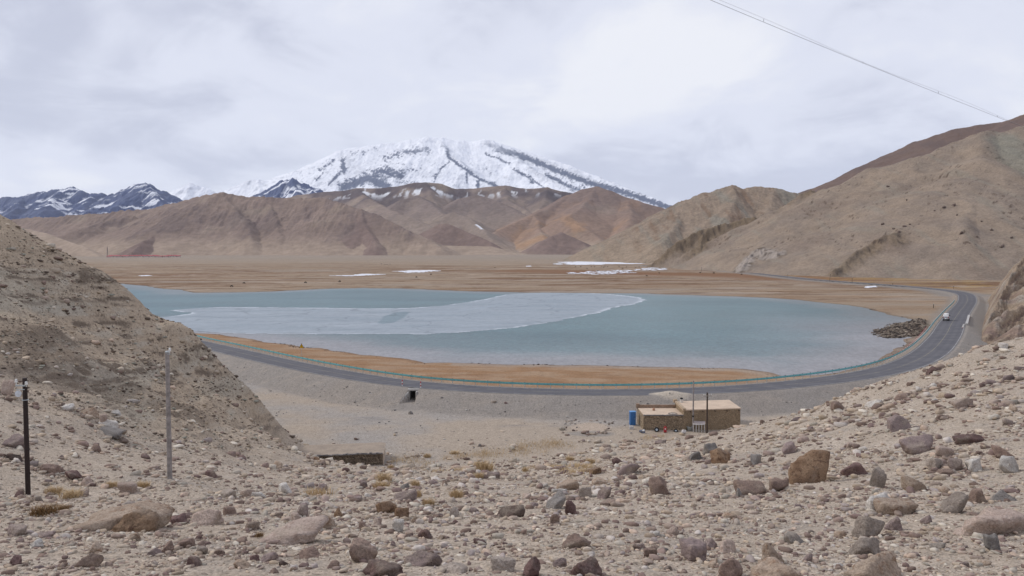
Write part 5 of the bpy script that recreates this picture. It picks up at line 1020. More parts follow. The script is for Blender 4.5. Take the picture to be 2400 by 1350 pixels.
# red and white marker posts on the bank outside the bend, and the pair over the culvert
def marker():
    t = thing('marker_post', (0, 0, 0), 'red and white marker post', 'marker post')
    for k in range(4): MB().lathe([(.075, k * .24 - (.25 if k == 0 else 0)), (.075, k * .24 + .24)], n=10).build('white_band' if k % 2 == 0 else 'red_band', WHITE if k % 2 == 0 else RED, t)
    MB().lathe([(.075, .96), (.06, 1.0), (.0, 1.02)], n=10).build('cap', RED, t); return t
m0 = marker()
for k, (px, py, lab) in enumerate([(943, 905, 'red and white marker post nearest the bend of the hill, above the culvert wing wall'), (986, 909.5, 'red and white marker post on the house side of the culvert slab')]):
    o = m0 if k == 0 else copy_tree(m0); p = at_z(px, py, .1); o.location = (p[0], p[1], float(ground(p[:1], p[1:2])[0])); o['label'] = lab
dn = offset_line(CENTER, hw + 2.0); ia = int(np.argmin(((dn - at_z(2118, 838, 0)[:2]) ** 2).sum(1))); ib = int(np.argmin(((dn - at_z(2190, 765, 0)[:2]) ** 2).sum(1)))
DP = resample(dn[ia:ib + 1], 3.2)
for p in DP:
    o = copy_tree(m0); o.location = (p[0], p[1], float(ground(p[:1], p[1:2])[0])); o.scale = (.8, .8, .8); tag(o, 'red and white marker post in the row outside the guardrail on the bend', 'marker post', 'marker posts outside the guardrail')

# culvert
cs = np.linspace(CULV[1] - 6, CULV[1] + 16, 400); csr = line_sd(np.full(400, CULV[0]), cs, CC); cy_ = float(cs[int(np.argmax(csr > -(hw + 1.15)))])
cb = thing('culvert', (CULV[0], cy_, -1.55), 'concrete box culvert with a splayed wing wall under the road', 'culvert')
MB().box((0, .30, 1.62), (1.75, .8, .24)).build('headwall_slab', CONC, cb, bevel=.02)
MB().box((.60, -.45, .60), (.26, 1.5, 1.78), rx=0).build('side_wall', CONC, cb, bevel=.02)
MB().box((-.62, .45, .60), (.22, .5, 1.78)).build('side_wall', CONC, cb, bevel=.02)
w = MB(); w.add([(-.74, .2, -.4), (-.56, .2, -.4), (-1.95, -2.6, -.4), (-1.77, -2.6, -.4), (-.74, .2, 1.48), (-.56, .2, 1.48), (-1.95, -2.6, .12), (-1.77, -2.6, .12)], [(0, 2, 3, 1), (4, 5, 7, 6), (0, 1, 5, 4), (2, 6, 7, 3), (0, 4, 6, 2), (1, 3, 7, 5)])
w.build('wing_wall', CONC, cb, bevel=.02)
CD = plain('culvert_inside', (.05,.048,.045), 1.0)
MB().box((-.52, 1.2, .7), (.06, 1.9, 1.6)).box((.50, 1.2, .7), (.06, 1.9, 1.6)).box((0, 2.2, .7), (1.1, .06, 1.6)).build('barrel', CD, cb)

# parapet of the little bridge on the far shoulder of the bend
pa = at_z(2266, 764, 0); pb = at_z(2271, 744, 0); ang = math.atan2(pb[1] - pa[1], pb[0] - pa[0]); Lp = float(np.linalg.norm((pb - pa)[:2]))
t = thing('bridge_parapet', ((pa[0] + pb[0]) / 2, (pa[1] + pb[1]) / 2, -.1), 'low concrete bridge parapet with a white coping and red sides by the bend', 'parapet', ang)
MB().box((0, 0, .25), (Lp, .55, 1.0)).build('wall', plain('faded_red', (.20,.065,.07), .8), t); MB().box((0, 0, .83), (Lp + .1, .62, .16)).build('coping', plain('pale_concrete', (.44,.43,.415), .9), t, bevel=.02)
for e_ in (-1, 1): MB().box((e_ * (Lp / 2 + .30), 0, .35), (.5, .7, 1.1)).build('end_block', CONC, t, bevel=.03)
pa = at_z(2256, 770, 0); pb = at_z(2259, 762, 0); t = thing('bridge_kerb', ((pa[0] + pb[0]) / 2, (pa[1] + pb[1]) / 2, -.1), 'short red and white kerb wall on the asphalt side of the parapet', 'kerb', math.atan2(pb[1] - pa[1], pb[0] - pa[0])); Lk = float(np.linalg.norm((pb - pa)[:2]))
MB().box((0, 0, .1), (Lk, .35, .5)).build('wall', RED, t); MB().box((0, 0, .38), (Lk, .4, .06)).build('coping', CONC, t)

# warning sign on the shore
p = at_z(707, 836, -.9); p[2] = float(ground(p[:1], p[1:2])[0]); t = thing('warning_sign', p, 'yellow triangular warning sign on a thin post beyond the guardrail', 'sign', math.radians(-16))
MB().tube([(0, .05, -.3), (0, .05, 2.5)], .035).build('post', RAIL_P, t)
YEL = plain('sign_yellow', (.72,.42,.015), .5); BLK = plain('sign_black', (.02,.02,.02), .6)
MB().prism([(-.58, 1.75), (.58, 1.75), (0, 2.76)], 0, .02).build('border', BLK, t); MB().prism([(-.47, 1.815), (.47, 1.815), (0, 2.63)], -.012, -.001).build('panel', YEL, t)
sg = MB(); pts = [(.10, 1.9), (.10, 2.12), (-.08, 2.18), (-.02, 2.36)]
for a, b in zip(pts[:-1], pts[1:]): sg.box(((a[0] + b[0]) / 2, -.018, (a[1] + b[1]) / 2), (math.dist(a, b) + .05, .008, .075), ry=-math.atan2(b[1] - a[1], b[0] - a[0]))
sg.build('symbol', BLK, t)

# the minibus
def van(loc, rz):
    t = thing('minivan', loc, 'white minivan driving away round the bend', 'van', rz)
    P = NT('van_paint'); wp = P.fin((.70,.70,.69), .3, spec=.5); G = plain('van_glass', (.02,.025,.03), .08); TR = plain('van_trim', (.03,.03,.032), .5)
    # body: sections along the length (y forward), each a rounded box outline
    secs = [(-2.30, .42, .98, .80), (-2.34, .50, 1.15, .83), (-2.28, .30, 1.60, .84), (-2.05, .30, 2.08, .80), (-1.7, .30, 2.16, .79), (.6, .30, 2.16, .79), (1.1, .30, 2.05, .79), (1.75, .30, 1.28, .82), (2.25, .32, 1.05, .80), (2.38, .42, .85, .70)]
    V, Fs = [], []; n = 14
    for (y, z0, z1, hwid) in secs:
        c0 = (z0 + z1) / 2; hh = (z1 - z0) / 2
        for k in range(n):
            a = 2 * math.pi * (k + .5) / n; cx_ = abs(math.cos(a)) ** .35 * math.copysign(1, math.cos(a)); sz = abs(math.sin(a)) ** .35 * math.copysign(1, math.sin(a))
            tum = 1 - .10 * max(0, (c0 + hh * sz - 1.15)); V.append((cx_ * hwid * tum, y, c0 + hh * sz))
    for i in range(len(secs) - 1):
        for k in range(n): Fs.append((i * n + k, i * n + (k + 1) % n, (i + 1) * n + (k + 1) % n, (i + 1) * n + k))
    Fs += [tuple(range(n)), tuple(len(V) - 1 - k for k in range(n))]
    MB().add(V, [f[::-1] for f in Fs]).build('body', wp, t, True)
    MB().add([(-.64, -2.315, 1.28), (.64, -2.315, 1.28), (.60, -2.13, 1.92), (-.60, -2.13, 1.92), (-.64, -2.27, 1.28), (.64, -2.27, 1.28), (.60, -2.08, 1.92), (-.60, -2.08, 1.92)], [(0, 1, 2, 3), (4, 7, 6, 5), (0, 4, 5, 1), (1, 5, 6, 2), (2, 6, 7, 3), (3, 7, 4, 0)]).build('rear_window', G, t)
    for sx in (-1, 1):
        for (y0, y1) in ((-1.85, -.75), (-.65, .35), (.45, 1.25)):
            MB().add([(sx * .835, y0, 1.30), (sx * .835, y1, 1.30), (sx * .765, y1 - (.35 if y1 > 1 else 0), 1.92), (sx * .765, y0, 1.92), (sx * .78, y0, 1.30), (sx * .78, y1, 1.30), (sx * .71, y1 - (.35 if y1 > 1 else 0), 1.92), (sx * .71, y0, 1.92)], [(0, 1, 2, 3), (4, 7, 6, 5), (0, 4, 5, 1), (1, 5, 6, 2), (2, 6, 7, 3), (3, 7, 4, 0)]).build('side_window', G, t)
        MB().box((sx * .70, -2.33, 1.1), (.16, .06, .42)).build('tail_light', plain('tail_lamp', (.35,.02,.02), .3), t, bevel=.02)
        for y in (-1.45, 1.5):
            M = Matrix.Rotation(math.pi / 2, 3, 'Y'); wh = MB().lathe([(.20, -.10), (.32, -.10), (.34, -.05), (.34, .05), (.32, .10), (.20, .10)], (sx * .72, y, .33), 18, M).build('wheel', DARKM, t)
            MB().lathe([(.05, .09), (.19, .085), (.19, .105), (.05, .12)], (sx * .72, y, .33), 14, Matrix.Rotation(sx * math.pi / 2, 3, 'Y')).build('rim', RAIL_P, wh)
        MB().box((sx * .95, 1.15, 1.38), (.16, .1, .22)).build('mirror', TR, t, bevel=.02)
    MB().box((0, -2.36, .52), (1.6, .14, .22)).build('bumper', TR, t, bevel=.04); MB().box((0, -2.365, .95), (.44, .03, .14)).build('number_plate', plain('plate_blue', (.05,.10,.32), .5), t)
    MB().add([(-.66, 1.72, 1.30), (.66, 1.72, 1.30), (.62, 1.12, 1.98), (-.62, 1.12, 1.98), (-.66, 1.66, 1.28), (.66, 1.66, 1.28), (.62, 1.06, 1.96), (-.62, 1.06, 1.96)], [(0, 1, 2, 3), (4, 7, 6, 5), (0, 4, 5, 1), (1, 5, 6, 2), (2, 6, 7, 3), (3, 7, 4, 0)]).build('windscreen', G, t)
    return t
vp = at_z(2227, 752, 0); i = int(np.argmin(((CENTER - vp[:2]) ** 2).sum(1))); dd = CENTER[i + 2] - CENTER[i - 2]
van((vp[0], vp[1] + 2.2, -.02), math.atan2(dd[1], dd[0]) - math.pi / 2)

# ------------------------------------------------------------------ houses
def stone_wall(name, c1, c2, mortar, sc=3.2):
    t = NT(name); P = t.pos(True, (1.0, 1.0, 1.7)); ds = t.n('ShaderNodeVectorMath', operation='ADD'); nz = t.n('ShaderNodeTexNoise'); nz.inputs['Scale'].default_value = 2.2; t.l(P, nz.inputs[0])
    sc_ = t.n('ShaderNodeVectorMath', operation='SCALE'); t.l(nz.outputs['Color'], sc_.inputs[0]); sc_.inputs['Scale'].default_value = .25; t.l(P, ds.inputs[0]); t.l(sc_.outputs[0], ds.inputs[1])
    e = t.vor(ds.outputs[0], sc, 'DISTANCE_TO_EDGE'); cc = t.vor(ds.outputs[0], sc, 'F1', 'Color'); s = t.n('ShaderNodeSeparateColor'); t.l(cc, s.inputs[0])
    col = t.mix(s.outputs[0], c1, c2); col = t.mix(t.math('MULTIPLY', t.rng(s.outputs[1], .7, 1, 0, 1), .6), col, (.36,.30,.22)); col = t.mix(t.rng(e, .03, .10, 1, 0), col, mortar)
    t.bump(t.rng(e, 0, .12, 0, 1), .9, .06); return t.fin(col, .95, spec=.1)
SW1 = stone_wall('rubble_wall', (.42,.325,.225), (.26,.20,.14), (.17,.13,.09)); SW2 = stone_wall('mud_stone_wall', (.43,.325,.22), (.32,.24,.16), (.24,.18,.12), 4.2); SW3 = stone_wall('dark_stone_wall', (.27,.21,.155), (.15,.118,.09), (.075,.06,.048), 4.0)
t = NT('mud_roof'); n = t.noise(t.pos(), .7, 5, .6); n2 = t.noise(t.pos(), 9, 4, .7); t.bump(n2, .4, .03)
MUDR = t.fin(t.gain(t.mix(t.rng(n, .35, .65, 0, 1), (.60,.475,.365), (.52,.41,.315)), t.rng(n2, .3, .7, .92, 1.07)), .95, spec=.08)
t = NT('old_mud_roof'); n = t.noise(t.pos(), .9, 5, .6); n2 = t.noise(t.pos(), 7, 4, .7); t.bump(n2, .5, .03)
MUDO = t.fin(t.gain(t.mix(t.rng(n, .35, .65, 0, 1), (.36,.295,.235), (.29,.24,.195)), t.rng(n2, .3, .7, .85, 1.12)), .95, spec=.08)
WOOD = plain('weathered_wood', (.30,.275,.25), .9, 0, .25, 4); WOODD = plain('dark_wood', (.075,.055,.045), .9, 0, .25, 4); EDGE_M = plain('roof_edge_slate', (.20,.185,.18), .95, 0, .35, 5)
fl0 = -2.15
def block(mb, x0, x1, y0, y1, z0, z1, sk=0.0, batter=.04):
    """walls of a flat-roofed block; sk is how far the far corner is turned back per metre"""
    V = [(x0 - batter, y0 - batter, z0), (x1 + batter, y0 + sk * (x1 - x0) - batter, z0), (x1 + batter, y1 + sk * (x1 - x0) + batter, z0), (x0 - batter, y1 + batter, z0), (x0, y0, z1), (x1, y0 + sk * (x1 - x0), z1), (x1, y1 + sk * (x1 - x0), z1), (x0, y1, z1)]
    return mb.add(V, [(3, 2, 1, 0), (4, 5, 6, 7), (0, 1, 5, 4), (1, 2, 6, 5), (2, 3, 7, 6), (3, 0, 4, 7)])
A0, A1_ = at_z(1508, 1011, fl0), at_z(1601, 1010, fl0)
ax0, ay0, ax1 = float(A0[0]), float(A0[1]), float(A1_[0]); top = float(at_d(1550, 974.5, ay0)[2])
hs = thing('stone_house', (0, 0, 0), 'low flat-roofed stone house of two joined blocks on the flat below the road', 'house')
block(MB(), ax0, ax1, ay0, ay0 + 5.2, fl0 - .6, top, 0).build('wall', SW1, hs)
rf = block(MB(), ax0 + .05, ax1 - .02, ay0 + .12, ay0 + 5.0, top, top + .05, 0, -.0).build('roof', MUDR, hs)
e1 = MB()
for k in range(26): e1.box((ax0 + (k + .5) * (ax1 - ax0) / 26, ay0 + .02 + random.uniform(-.03, .03), top + .07), ((ax1 - ax0) / 26 * .95, .24, random.uniform(.08, .16)), rz=random.uniform(-.1, .1))
e1.build('eaves_stones', EDGE_M, hs)
pr = MB().box(((ax0 + ax1) / 2 - .1, ay0 + 5.1, top + .22), (ax1 - ax0 + .1, .34, .46)).box((ax0 + .05, ay0 + 5.1, top + .30), (.42, .42, .62)); pr.build('parapet', plain('parapet_mud', (.26,.185,.135), .95, 0, .25, 3), hs)
b0, b1 = at_d(1601, 962.5, ay0), at_d(1735, 958.5, ay0 + 1.1); topb = float(b0[2]); bx0, bx1 = ax1 + .003, float(b1[0])
sk = 1.1 / (bx1 - bx0)
block(MB(), bx0, bx1, ay0 - .02, ay0 + 5.6, fl0 - .6, topb, sk).build('wall', SW2, hs)
block(MB(), bx0 - .08, bx1 + .08, ay0 - .1, ay0 + 5.7, topb + .002, topb + .14, sk, 0).build('roof', MUDR, hs)
MB().box((bx0 + .05, ay0 + 2.6, topb + .20), (.34, 5.6, .26)).box((bx0 - .05, ay0 + 5.3, topb + .30), (.5, .5, .42)).build('parapet', plain('parapet_mud_pale', (.40,.31,.22), .95, 0, .25, 3), hs)
bm_ = None
for k in range(5):
    x = bx0 + .9 + k * 1.65
    o = MB().tube([(0, 0, 0), (0, -.34, -.05)], .06).build('beam_end', WOODD, hs) if bm_ is None else bm_.copy()
    if bm_ is not None: COL.objects.link(o); o.parent = hs
    bm_ = bm_ or o; o.location = (x, ay0 + sk * (x - bx0) - .0, topb - .12)
ch = MB().lathe([(.22, 0), (.22, .42), (.17, .44)], (bx0 + .75, ay0 + 4.9, topb + .13), 14).build('chimney', plain('chimney_white', (.62,.58,.53), .9), hs); MB().lathe([(.15, .44), (.20, .50), (.20, .62), (.06, .68)], (bx0 + .75, ay0 + 4.9, topb + .13), 14).build('cowl', DARKM, ch)
# things on and around the house
rt = top + .05
t = thing('clay_pot', (ax0 + 1.9, ay0 + 3.2, rt), 'round clay pot standing on the lower roof of the stone house', 'pot'); MB().lathe([(.08, 0), (.16, .06), (.19, .17), (.14, .28), (.10, .31), (.13, .34)], n=16).build('jar', plain('clay', (.42,.24,.16), .8), t)
t = thing('bicycle_wheel', (ax0 + 4.0, ay0 + .95, rt + .05), 'bare spoked wheel lying on the lower roof of the stone house', 'wheel'); MB().torus((0, 0, 0), .55, .03, n=28).build('rim', plain('old_tyre', (.08,.08,.085), .8), t)
sp = MB(); [sp.tube([(0, 0, .03), (.54 * math.cos(k * math.pi / 5), .54 * math.sin(k * math.pi / 5), 0)], .008, 4) for k in range(10)]; sp.lathe([(.05, -.03), (.05, .10)], n=8); sp.build('spokes', RAIL_P, t)
p = at_z(1484, 998, fl0 + .05); t = thing('blue_cabinet', (p[0], p[1], p[2]), 'tall blue metal cabinet standing against the end of the stone house', 'cabinet', .12)
BL = plain('blue_paint', (.045,.145,.36), .55, 0, .12); BL2 = plain('blue_paint_light', (.12,.30,.58), .5, 0, .1)
MB().box((0, .35, .92), (.74, .66, 1.84)).build('body', BL, t, bevel=.02); MB().box((0, .35, 1.88), (.82, .74, .08)).build('lid', BL2, t, bevel=.02); MB().box((-.0, -.005, .95), (.62, .03, 1.6)).build('door', BL, t, bevel=.01); MB().box((.22, -.035, .95), (.04, .03, .16)).build('handle', RAIL_P, t)
def gz(px, py): return drop(px, py)
def tyre(px, py, R, lab, lean=1.15):
    p = gz(px, py); t = thing('tyre', (p[0], p[1], p[2] + R * math.sin(lean) * .9), lab, 'tyre'); M = Matrix.Rotation(lean, 3, 'X'); MB().torus((0, 0, 0), R * .72, R * .28, M, 22, 10).build('tread', DARKM, t); MB().lathe([(R * .1, -.02), (R * .46, -.02), (R * .46, .02), (R * .1, .02)], (0, 0, 0), 16, M).build('rim', RAIL_P, t)
tyre(1539, 1012, .33, 'black tyre leaning on the stone house near the red canister'); tyre(1584, 1012, .30, 'black tyre at the foot of the wall by the yellow barrel', .5); tyre(1613, 1008, .36, 'black tyre propped beside the white tub and the grey pole', 1.35)
p = gz(1559, 1014); t = thing('red_canister', p, 'red metal canister at the foot of the house wall', 'canister'); MB().box((0, 0, .40), (.36, .26, .72), taper=.92).build('body', RED, t, bevel=.05); MB().tube([(-.12, 0, .78), (-.12, 0, .86), (.12, 0, .86), (.12, 0, .78)], .022).build('handle', RED, t); MB().box((-.02, -.128, .50), (.12, .012, .22)).build('label_patch', WHITE, t); MB().lathe([(.05, .75), (.05, .84)], (.13, .04, 0), 10).build('spout', DARKM, t)
p = gz(1597, 1007); t = thing('yellow_barrel', p, 'yellow plastic barrel at the inner corner of the stone house', 'barrel'); MB().lathe([(.22, 0), (.27, .08), (.28, .35), (.27, .62), (.21, .70), (.21, .74)], n=18).build('body', plain('yellow_plastic', (.50,.31,.05), .5), t, True); MB().lathe([(.14, .74), (.14, .79)], n=14).build('lid', DARKM, t)
p = gz(1603, 1017); t = thing('sack', p, 'pale stuffed sack in front of the yellow barrel', 'sack'); V, Fs = rock_shape(41, 3, 6, 6, .04); mesh_np('bag', V * np.array([.34, .24, .30]) + np.array([0, 0, .24]), Fs, plain('sack_cloth', (.55,.52,.50), .9), True, parent=t); MB().lathe([(.07, .50), (.10, .56), (.05, .60)], n=8).build('knot', plain('sack_cord', (.45,.40,.34), .9), t)
p = gz(1505, 1015); t = thing('bundle', p, 'blue and white bundle dropped at the corner of the stone house', 'bundle'); V, Fs = rock_shape(43, 3, 8, 7, .07); mesh_np('cloth', V * np.array([.42, .26, .24]) + np.array([0, 0, .18]), Fs, plain('bundle_cloth', (.14,.15,.19), .9, 0, .5, 3), True, parent=t); V, Fs = rock_shape(45, 2, 8, 7, .07); mesh_np('white_cloth', V * np.array([.22, .2, .14]) + np.array([.18, -.1, .34]), Fs, plain('bundle_white', (.6,.6,.6), .9), True, parent=t)
p = gz(1480, 1006); t = thing('stone_block', p, 'pale cut block on the ground in front of the blue cabinet', 'block'); MB().box((0, .1, .2), (.62, .4, .42), taper=.92).build('block', plain('pale_block', (.50,.48,.47), .9), t, bevel=.03)
p = gz(1617, 1009); t = thing('white_tub', p, 'whitish metal tub between the yellow barrel and the grey pole', 'tub'); MB().lathe([(.30, 0), (.42, .50), (.45, .52), (.45, .56), (.38, .54), (.26, .06)], n=20).build('tub', plain('tub_zinc', (.55,.60,.61), .5, .2), t, True)
p = gz(1638, 1013); t = thing('slatted_frame', p, 'white slatted wooden frame standing against the house by the grey pole', 'frame', -.15)
MB().box((0, 0, 1.02), (1.5, .06, .09)).build('top_rail', WHITE, t); MB().box((0, 0, .28), (1.5, .06, .08)).build('bottom_rail', WOOD, t)
for k in range(5): MB().box((-.7 + k * .35, -.003, .55), (.07, .05, 1.1)).build('slat', WHITE, t)
MB().add([(-.8, .05, 1.06), (.8, .05, 1.06), (.9, 1.0, 1.22), (-.7, 1.0, 1.22), (-.8, .05, 1.09), (.8, .05, 1.09), (.9, 1.0, 1.25), (-.7, 1.0, 1.25)], [(3, 2, 1, 0), (4, 5, 6, 7), (0, 1, 5, 4), (1, 2, 6, 5), (2, 3, 7, 6), (3, 0, 4, 7)]).build('cover', plain('cover_sheet', (.42,.36,.34), .8), t)
# the sunken hut
h0, h1, h2, h3 = at_d(690,1069,84.4), at_d(897,1061.5,86.0), at_d(901.5,1036.5,90.8), at_d(711,1043.6,89.4)
zt = float(np.mean([h0[2], h1[2], h2[2], h3[2]])); C4 = [h0[:2], h1[:2], h2[:2], h3[:2]]; cc_ = sum(C4) / 4
hut = thing('sunken_hut', (0, 0, 0), 'half-buried hut with a mud roof and dark stone wall at the foot of the slope', 'hut')
V = [(*(cc_ + (c - cc_) * 1.01), zt - 2.6) for c in C4] + [(*c, zt - .1) for c in C4]
MB().add(V, [(3, 2, 1, 0), (4, 5, 6, 7), (0, 1, 5, 4), (2, 3, 7, 6), (3, 0, 4, 7)]).build('wall', SW3, hut)
V2 = [V[1], V[2], V[6], V[5]]; off = np.array([.06, 0, 0]); MB().add([np.array(v) for v in V2] + [np.array(v) + off for v in V2], [(4, 5, 6, 7), (0, 1, 5, 4), (1, 2, 6, 5), (2, 3, 7, 6), (3, 0, 4, 7)]).build('end_wall', plain('hut_plaster', (.46,.375,.30), .95, 0, .2, 3), hut)
nr = 24; gx_, gy_ = np.meshgrid(np.linspace(0, 1, nr), np.linspace(0, 1, nr)); TP = ((1 - gx_) * (1 - gy_))[..., None] * h0[:2] + (gx_ * (1 - gy_))[..., None] * h1[:2] + (gx_ * gy_)[..., None] * h2[:2] + ((1 - gx_) * gy_)[..., None] * h3[:2]
TP = cc_ + (TP - cc_) * 1.03; zz = zt + .02 + .07 * fbm(TP[..., 0] / 1.5, TP[..., 1] / 1.5, 3, 900); edge = np.minimum(np.minimum(gx_, 1 - gx_), np.minimum(gy_, 1 - gy_)) < 1e-6; zz = np.where(edge, zt - .13, zz)
o = grid_mesh('roof', TP[..., 0], TP[..., 1], zz, MUDO); o.parent = hut
ed = MB()
for k in range(40):
    f = (k + .5) / 40; q = h0[:2] + f * (h1[:2] - h0[:2]); ed.box((q[0], q[1] - .08 + random.uniform(-.04, .04), zt + random.uniform(-.04, .04)), (.26, .22, random.uniform(.08, .16)), rz=random.uniform(-.3, .3), rx=random.uniform(-.2, .2))
ed.build('eaves_stones', EDGE_M, hut)

# ------------------------------------------------------------------ poles and the wire overhead
STEEL = plain('black_pole_steel', (.032,.022,.021), .6, 0, .3, 2); CER = plain('porcelain', (.70,.70,.68), .25); GREYW = plain('grey_pole_wood', (.27,.245,.235), .9, 0, .3, 5)
def insul(name, c, parent, s=1.0): return MB().lathe([(.015, 0), (.015, .06), (.045, .07), (.05, .11), (.035, .13), (.045, .15), (.03, .19), (.0, .20)], c, 12).build(name, CER, parent)
p = gz(66, 1159); Hp = 279 * p[1] / F; t = thing('utility_pole', p, 'black utility pole with a pale insulator bracket near its top', 'pole'); MB().tube([(0, 0, -.4), (0, 0, Hp)], [.086, .076], 14).build('shaft', STEEL, t)
br = MB().box((-.12, -.06, Hp - .26), (.34, .05, .05)).box((-.12, -.06, Hp - .40), (.30, .03, .03)).build('bracket', RAIL_P, t); insul('insulator', (-.27, -.06, Hp - .22), br); insul('insulator', (.10, -.09, Hp - .30), br); MB().lathe([(.03, -.02), (.11, -.03), (.12, 0), (.03, .02)], (-.24, -.02, Hp - .56), 14, Matrix.Rotation(math.pi / 2, 3, 'X')).build('disc', plain('milky_glass', (.62,.66,.72), .3), br); MB().torus((0, 0, Hp - .78), .10, .014).build('wire_band', RAIL_P, t)
p = gz(398, 1122); Hp = 304 * p[1] / F; t = thing('utility_pole', p, 'weathered grey wooden pole standing on the gravel before the dark rock band', 'pole'); MB().tube([(0, 0, -.4), (-.0, 0, Hp)], [.100, .078], 14).build('shaft', GREYW, t); b = MB().tube([(0, -.05, Hp - .10), (.13, -.06, Hp - .10), (.13, -.06, Hp - .02)], .014, 6).build('bracket', RAIL_P, t); insul('insulator', (.13, -.06, Hp - .04), b); MB().lathe([(.08, -.06), (.085, .0), (.02, .03)], (0, 0, Hp), 12).build('cap', RAIL_P, t)
p = gz(1624, 1011); Hp = 121 * p[1] / F; t = thing('utility_pole', p, 'tall pale grey pole in front of the stone house', 'pole'); MB().tube([(0, 0, -.4), (.02, 0, Hp)], [.115, .085], 12).build('shaft', GREYW, t); MB().lathe([(.125, 1.9), (.125, 2.1)], n=12).build('band', DARKM, t)
p = at_d(1657, 1012, 101.6); p[2] = float(ground(p[:1], p[1:2])[0]); Hp = float(at_d(1656, 920, 101.6)[2]) - p[2]; t = thing('utility_pole', p, 'shorter dark pole with a crossarm and pale insulators by the stone house', 'pole'); MB().tube([(0, 0, -.4), (-.02, 0, Hp)], [.12, .10], 12).build('shaft', WOODD, t); ca = MB().box((0, -.1, Hp - .42), (1.15, .08, .09)).build('crossarm', WOOD, t); [insul('insulator', (x, -.1, Hp - .38), ca) for x in (-.52, -.32, .22, .5)]; MB().tube([(-.4, -.09, Hp - .45), (0, -.06, Hp - .85)], .02, 6).build('brace', RAIL_P, t); MB().tube([(.4, -.09, Hp - .45), (0, -.06, Hp - .85)], .02, 6).build('brace', RAIL_P, t)
t = thing('overhead_cable', (0, 0, 0), 'twin overhead cable slanting across the sky down to the ochre hill', 'cable')
k = np.linspace(0, 1, 60); c0 = at_d(1560, -44, 26); c1 = at_d(2660, 396, 60); Pc = c0 + (c1 - c0) * k[:, None]; q = 4 * k * (1 - k); Pc[:, 2] -= q * .16
CAB = plain('cable_black', (.10,.10,.115), .6); WIR = plain('cable_steel', (.32,.33,.36), .5, .5)
MB().tube(Pc, .0062, 6).build('cable', CAB, t); Pm = Pc.copy(); Pm[:, 2] += .085 + .05 * np.sin(k * 19) * (k < .9) ; MB().tube(Pm, .004, 5).build('messenger_wire', WIR, t)
for j in range(6, 58, 8): MB().box((Pc[j] + Pm[j]) / 2, (.011, .011, .09)).build('clip', CAB, t)

# posts along the far shoulder of the road
for (px, py, h, lab) in [(1644,637,12,'thin post on the verge far along the road, before the snow patches'),(1845,651,9,'thin post by the road below the pale rock knob'),(1944,661,20,'tallest leaning post by the road below the hill'),(1997,662,12,'thin post by the road past the tallest one'),(2092,669,7,'short post by the road near the small ice patch'),(2235,677,8,'short post where the road turns behind the bend'),(2188,722,10,'thin post on the marsh inside the bend')]:
    p = gz(px, py) if py > 640 else drop(px, py, 6, 1500); p = drop(px, py, 6, 1500); Hp = h * p[1] / F; t = thing('roadside_post', p, lab, 'post'); MB().tube([(0, 0, -.3), (.12 * Hp * (1 if h == 20 else 0), 0, Hp)], .13 if h > 9 else .10, 6).build('shaft', WOODD, t); MB().lathe([(.15, Hp - .12), (.15, Hp + .04)], ((.12 * Hp if h == 20 else 0), 0, 0), 6).build('cap', RAIL_P, t)
# grazing animals out on the plain
def yak():
    me = bpy.data.meshes.new('yak'); pts = [(-.95,0,1.05,.40),(-.45,0,1.10,.46),(.10,0,1.18,.50),(.50,0,1.25,.50),(.80,0,1.05,.36),(1.10,0,.75,.22),(1.28,0,.50,.17),(1.42,0,.30,.12)]
    V = [p[:3] for p in pts]; E = [(i, i + 1) for i in range(7)]; R = [p[3] for p in pts]
    for (i, x, y, fw) in [(0, -.95, .25, -.12), (0, -.95, -.25, -.12), (3, .5, .25, .05), (3, .5, -.25, .05)]:
        k = len(V); V += [(x, y, .85), (x + fw, y * 1.05, .45), (x + fw * .6, y * 1.05, .04)]; E += [(i, k), (k, k + 1), (k + 1, k + 2)]; R += [.24, .12, .10]
    k = len(V); V += [(-1.32, 0, 1.15), (-1.45, 0, .7), (-1.45, 0, .35)]; E += [(0, k), (k, k + 1), (k + 1, k + 2)]; R += [.12, .10, .13]
    for s in (-1, 1): k = len(V); V += [(1.15, s * .24, .88), (1.22, s * .40, 1.02), (1.30, s * .36, 1.18)]; E += [(5, k), (k, k + 1), (k + 1, k + 2)]; R += [.06, .04, .02]
    me.from_pydata(V, E, []); o = bpy.data.objects.new('yak', me); COL.objects.link(o); m = o.modifiers.new('skin', 'SKIN'); m.use_smooth_shade = True
    for i, r_ in enumerate(R): me.skin_vertices[0].data[i].radius = (r_, r_)
    me.skin_vertices[0].data[2].use_root = True
    me.materials.append(plain('yak_hair', (.022,.017,.015), .95)); dg = bpy.context.evaluated_depsgraph_get(); m2 = bpy.data.meshes.new_from_object(o.evaluated_get(dg)); m2.name = 'yak'; bpy.data.objects.remove(o); return m2
YK = yak(); YP = [(894,619),(902,620),(907,620),(914,619.5),(1297,621),(1349,626),(1361,625.5),(1376,630.5),(1386,625.5),(1393,625.5),(1410,625.5),(1418,624.5),(1424,626),(1415,627),(1451,625),(1468,626.5),(1459,630),(1490,627.5),(1498,626.5),(1401,636),(1475,639),(1516,647.5),(1545,640.5),(543,672.5),(572,665),(716,663.5),(796,661),(1641,640),(1673,641),(1738,644),(976,650.5),(1010,644),(1160,628)]
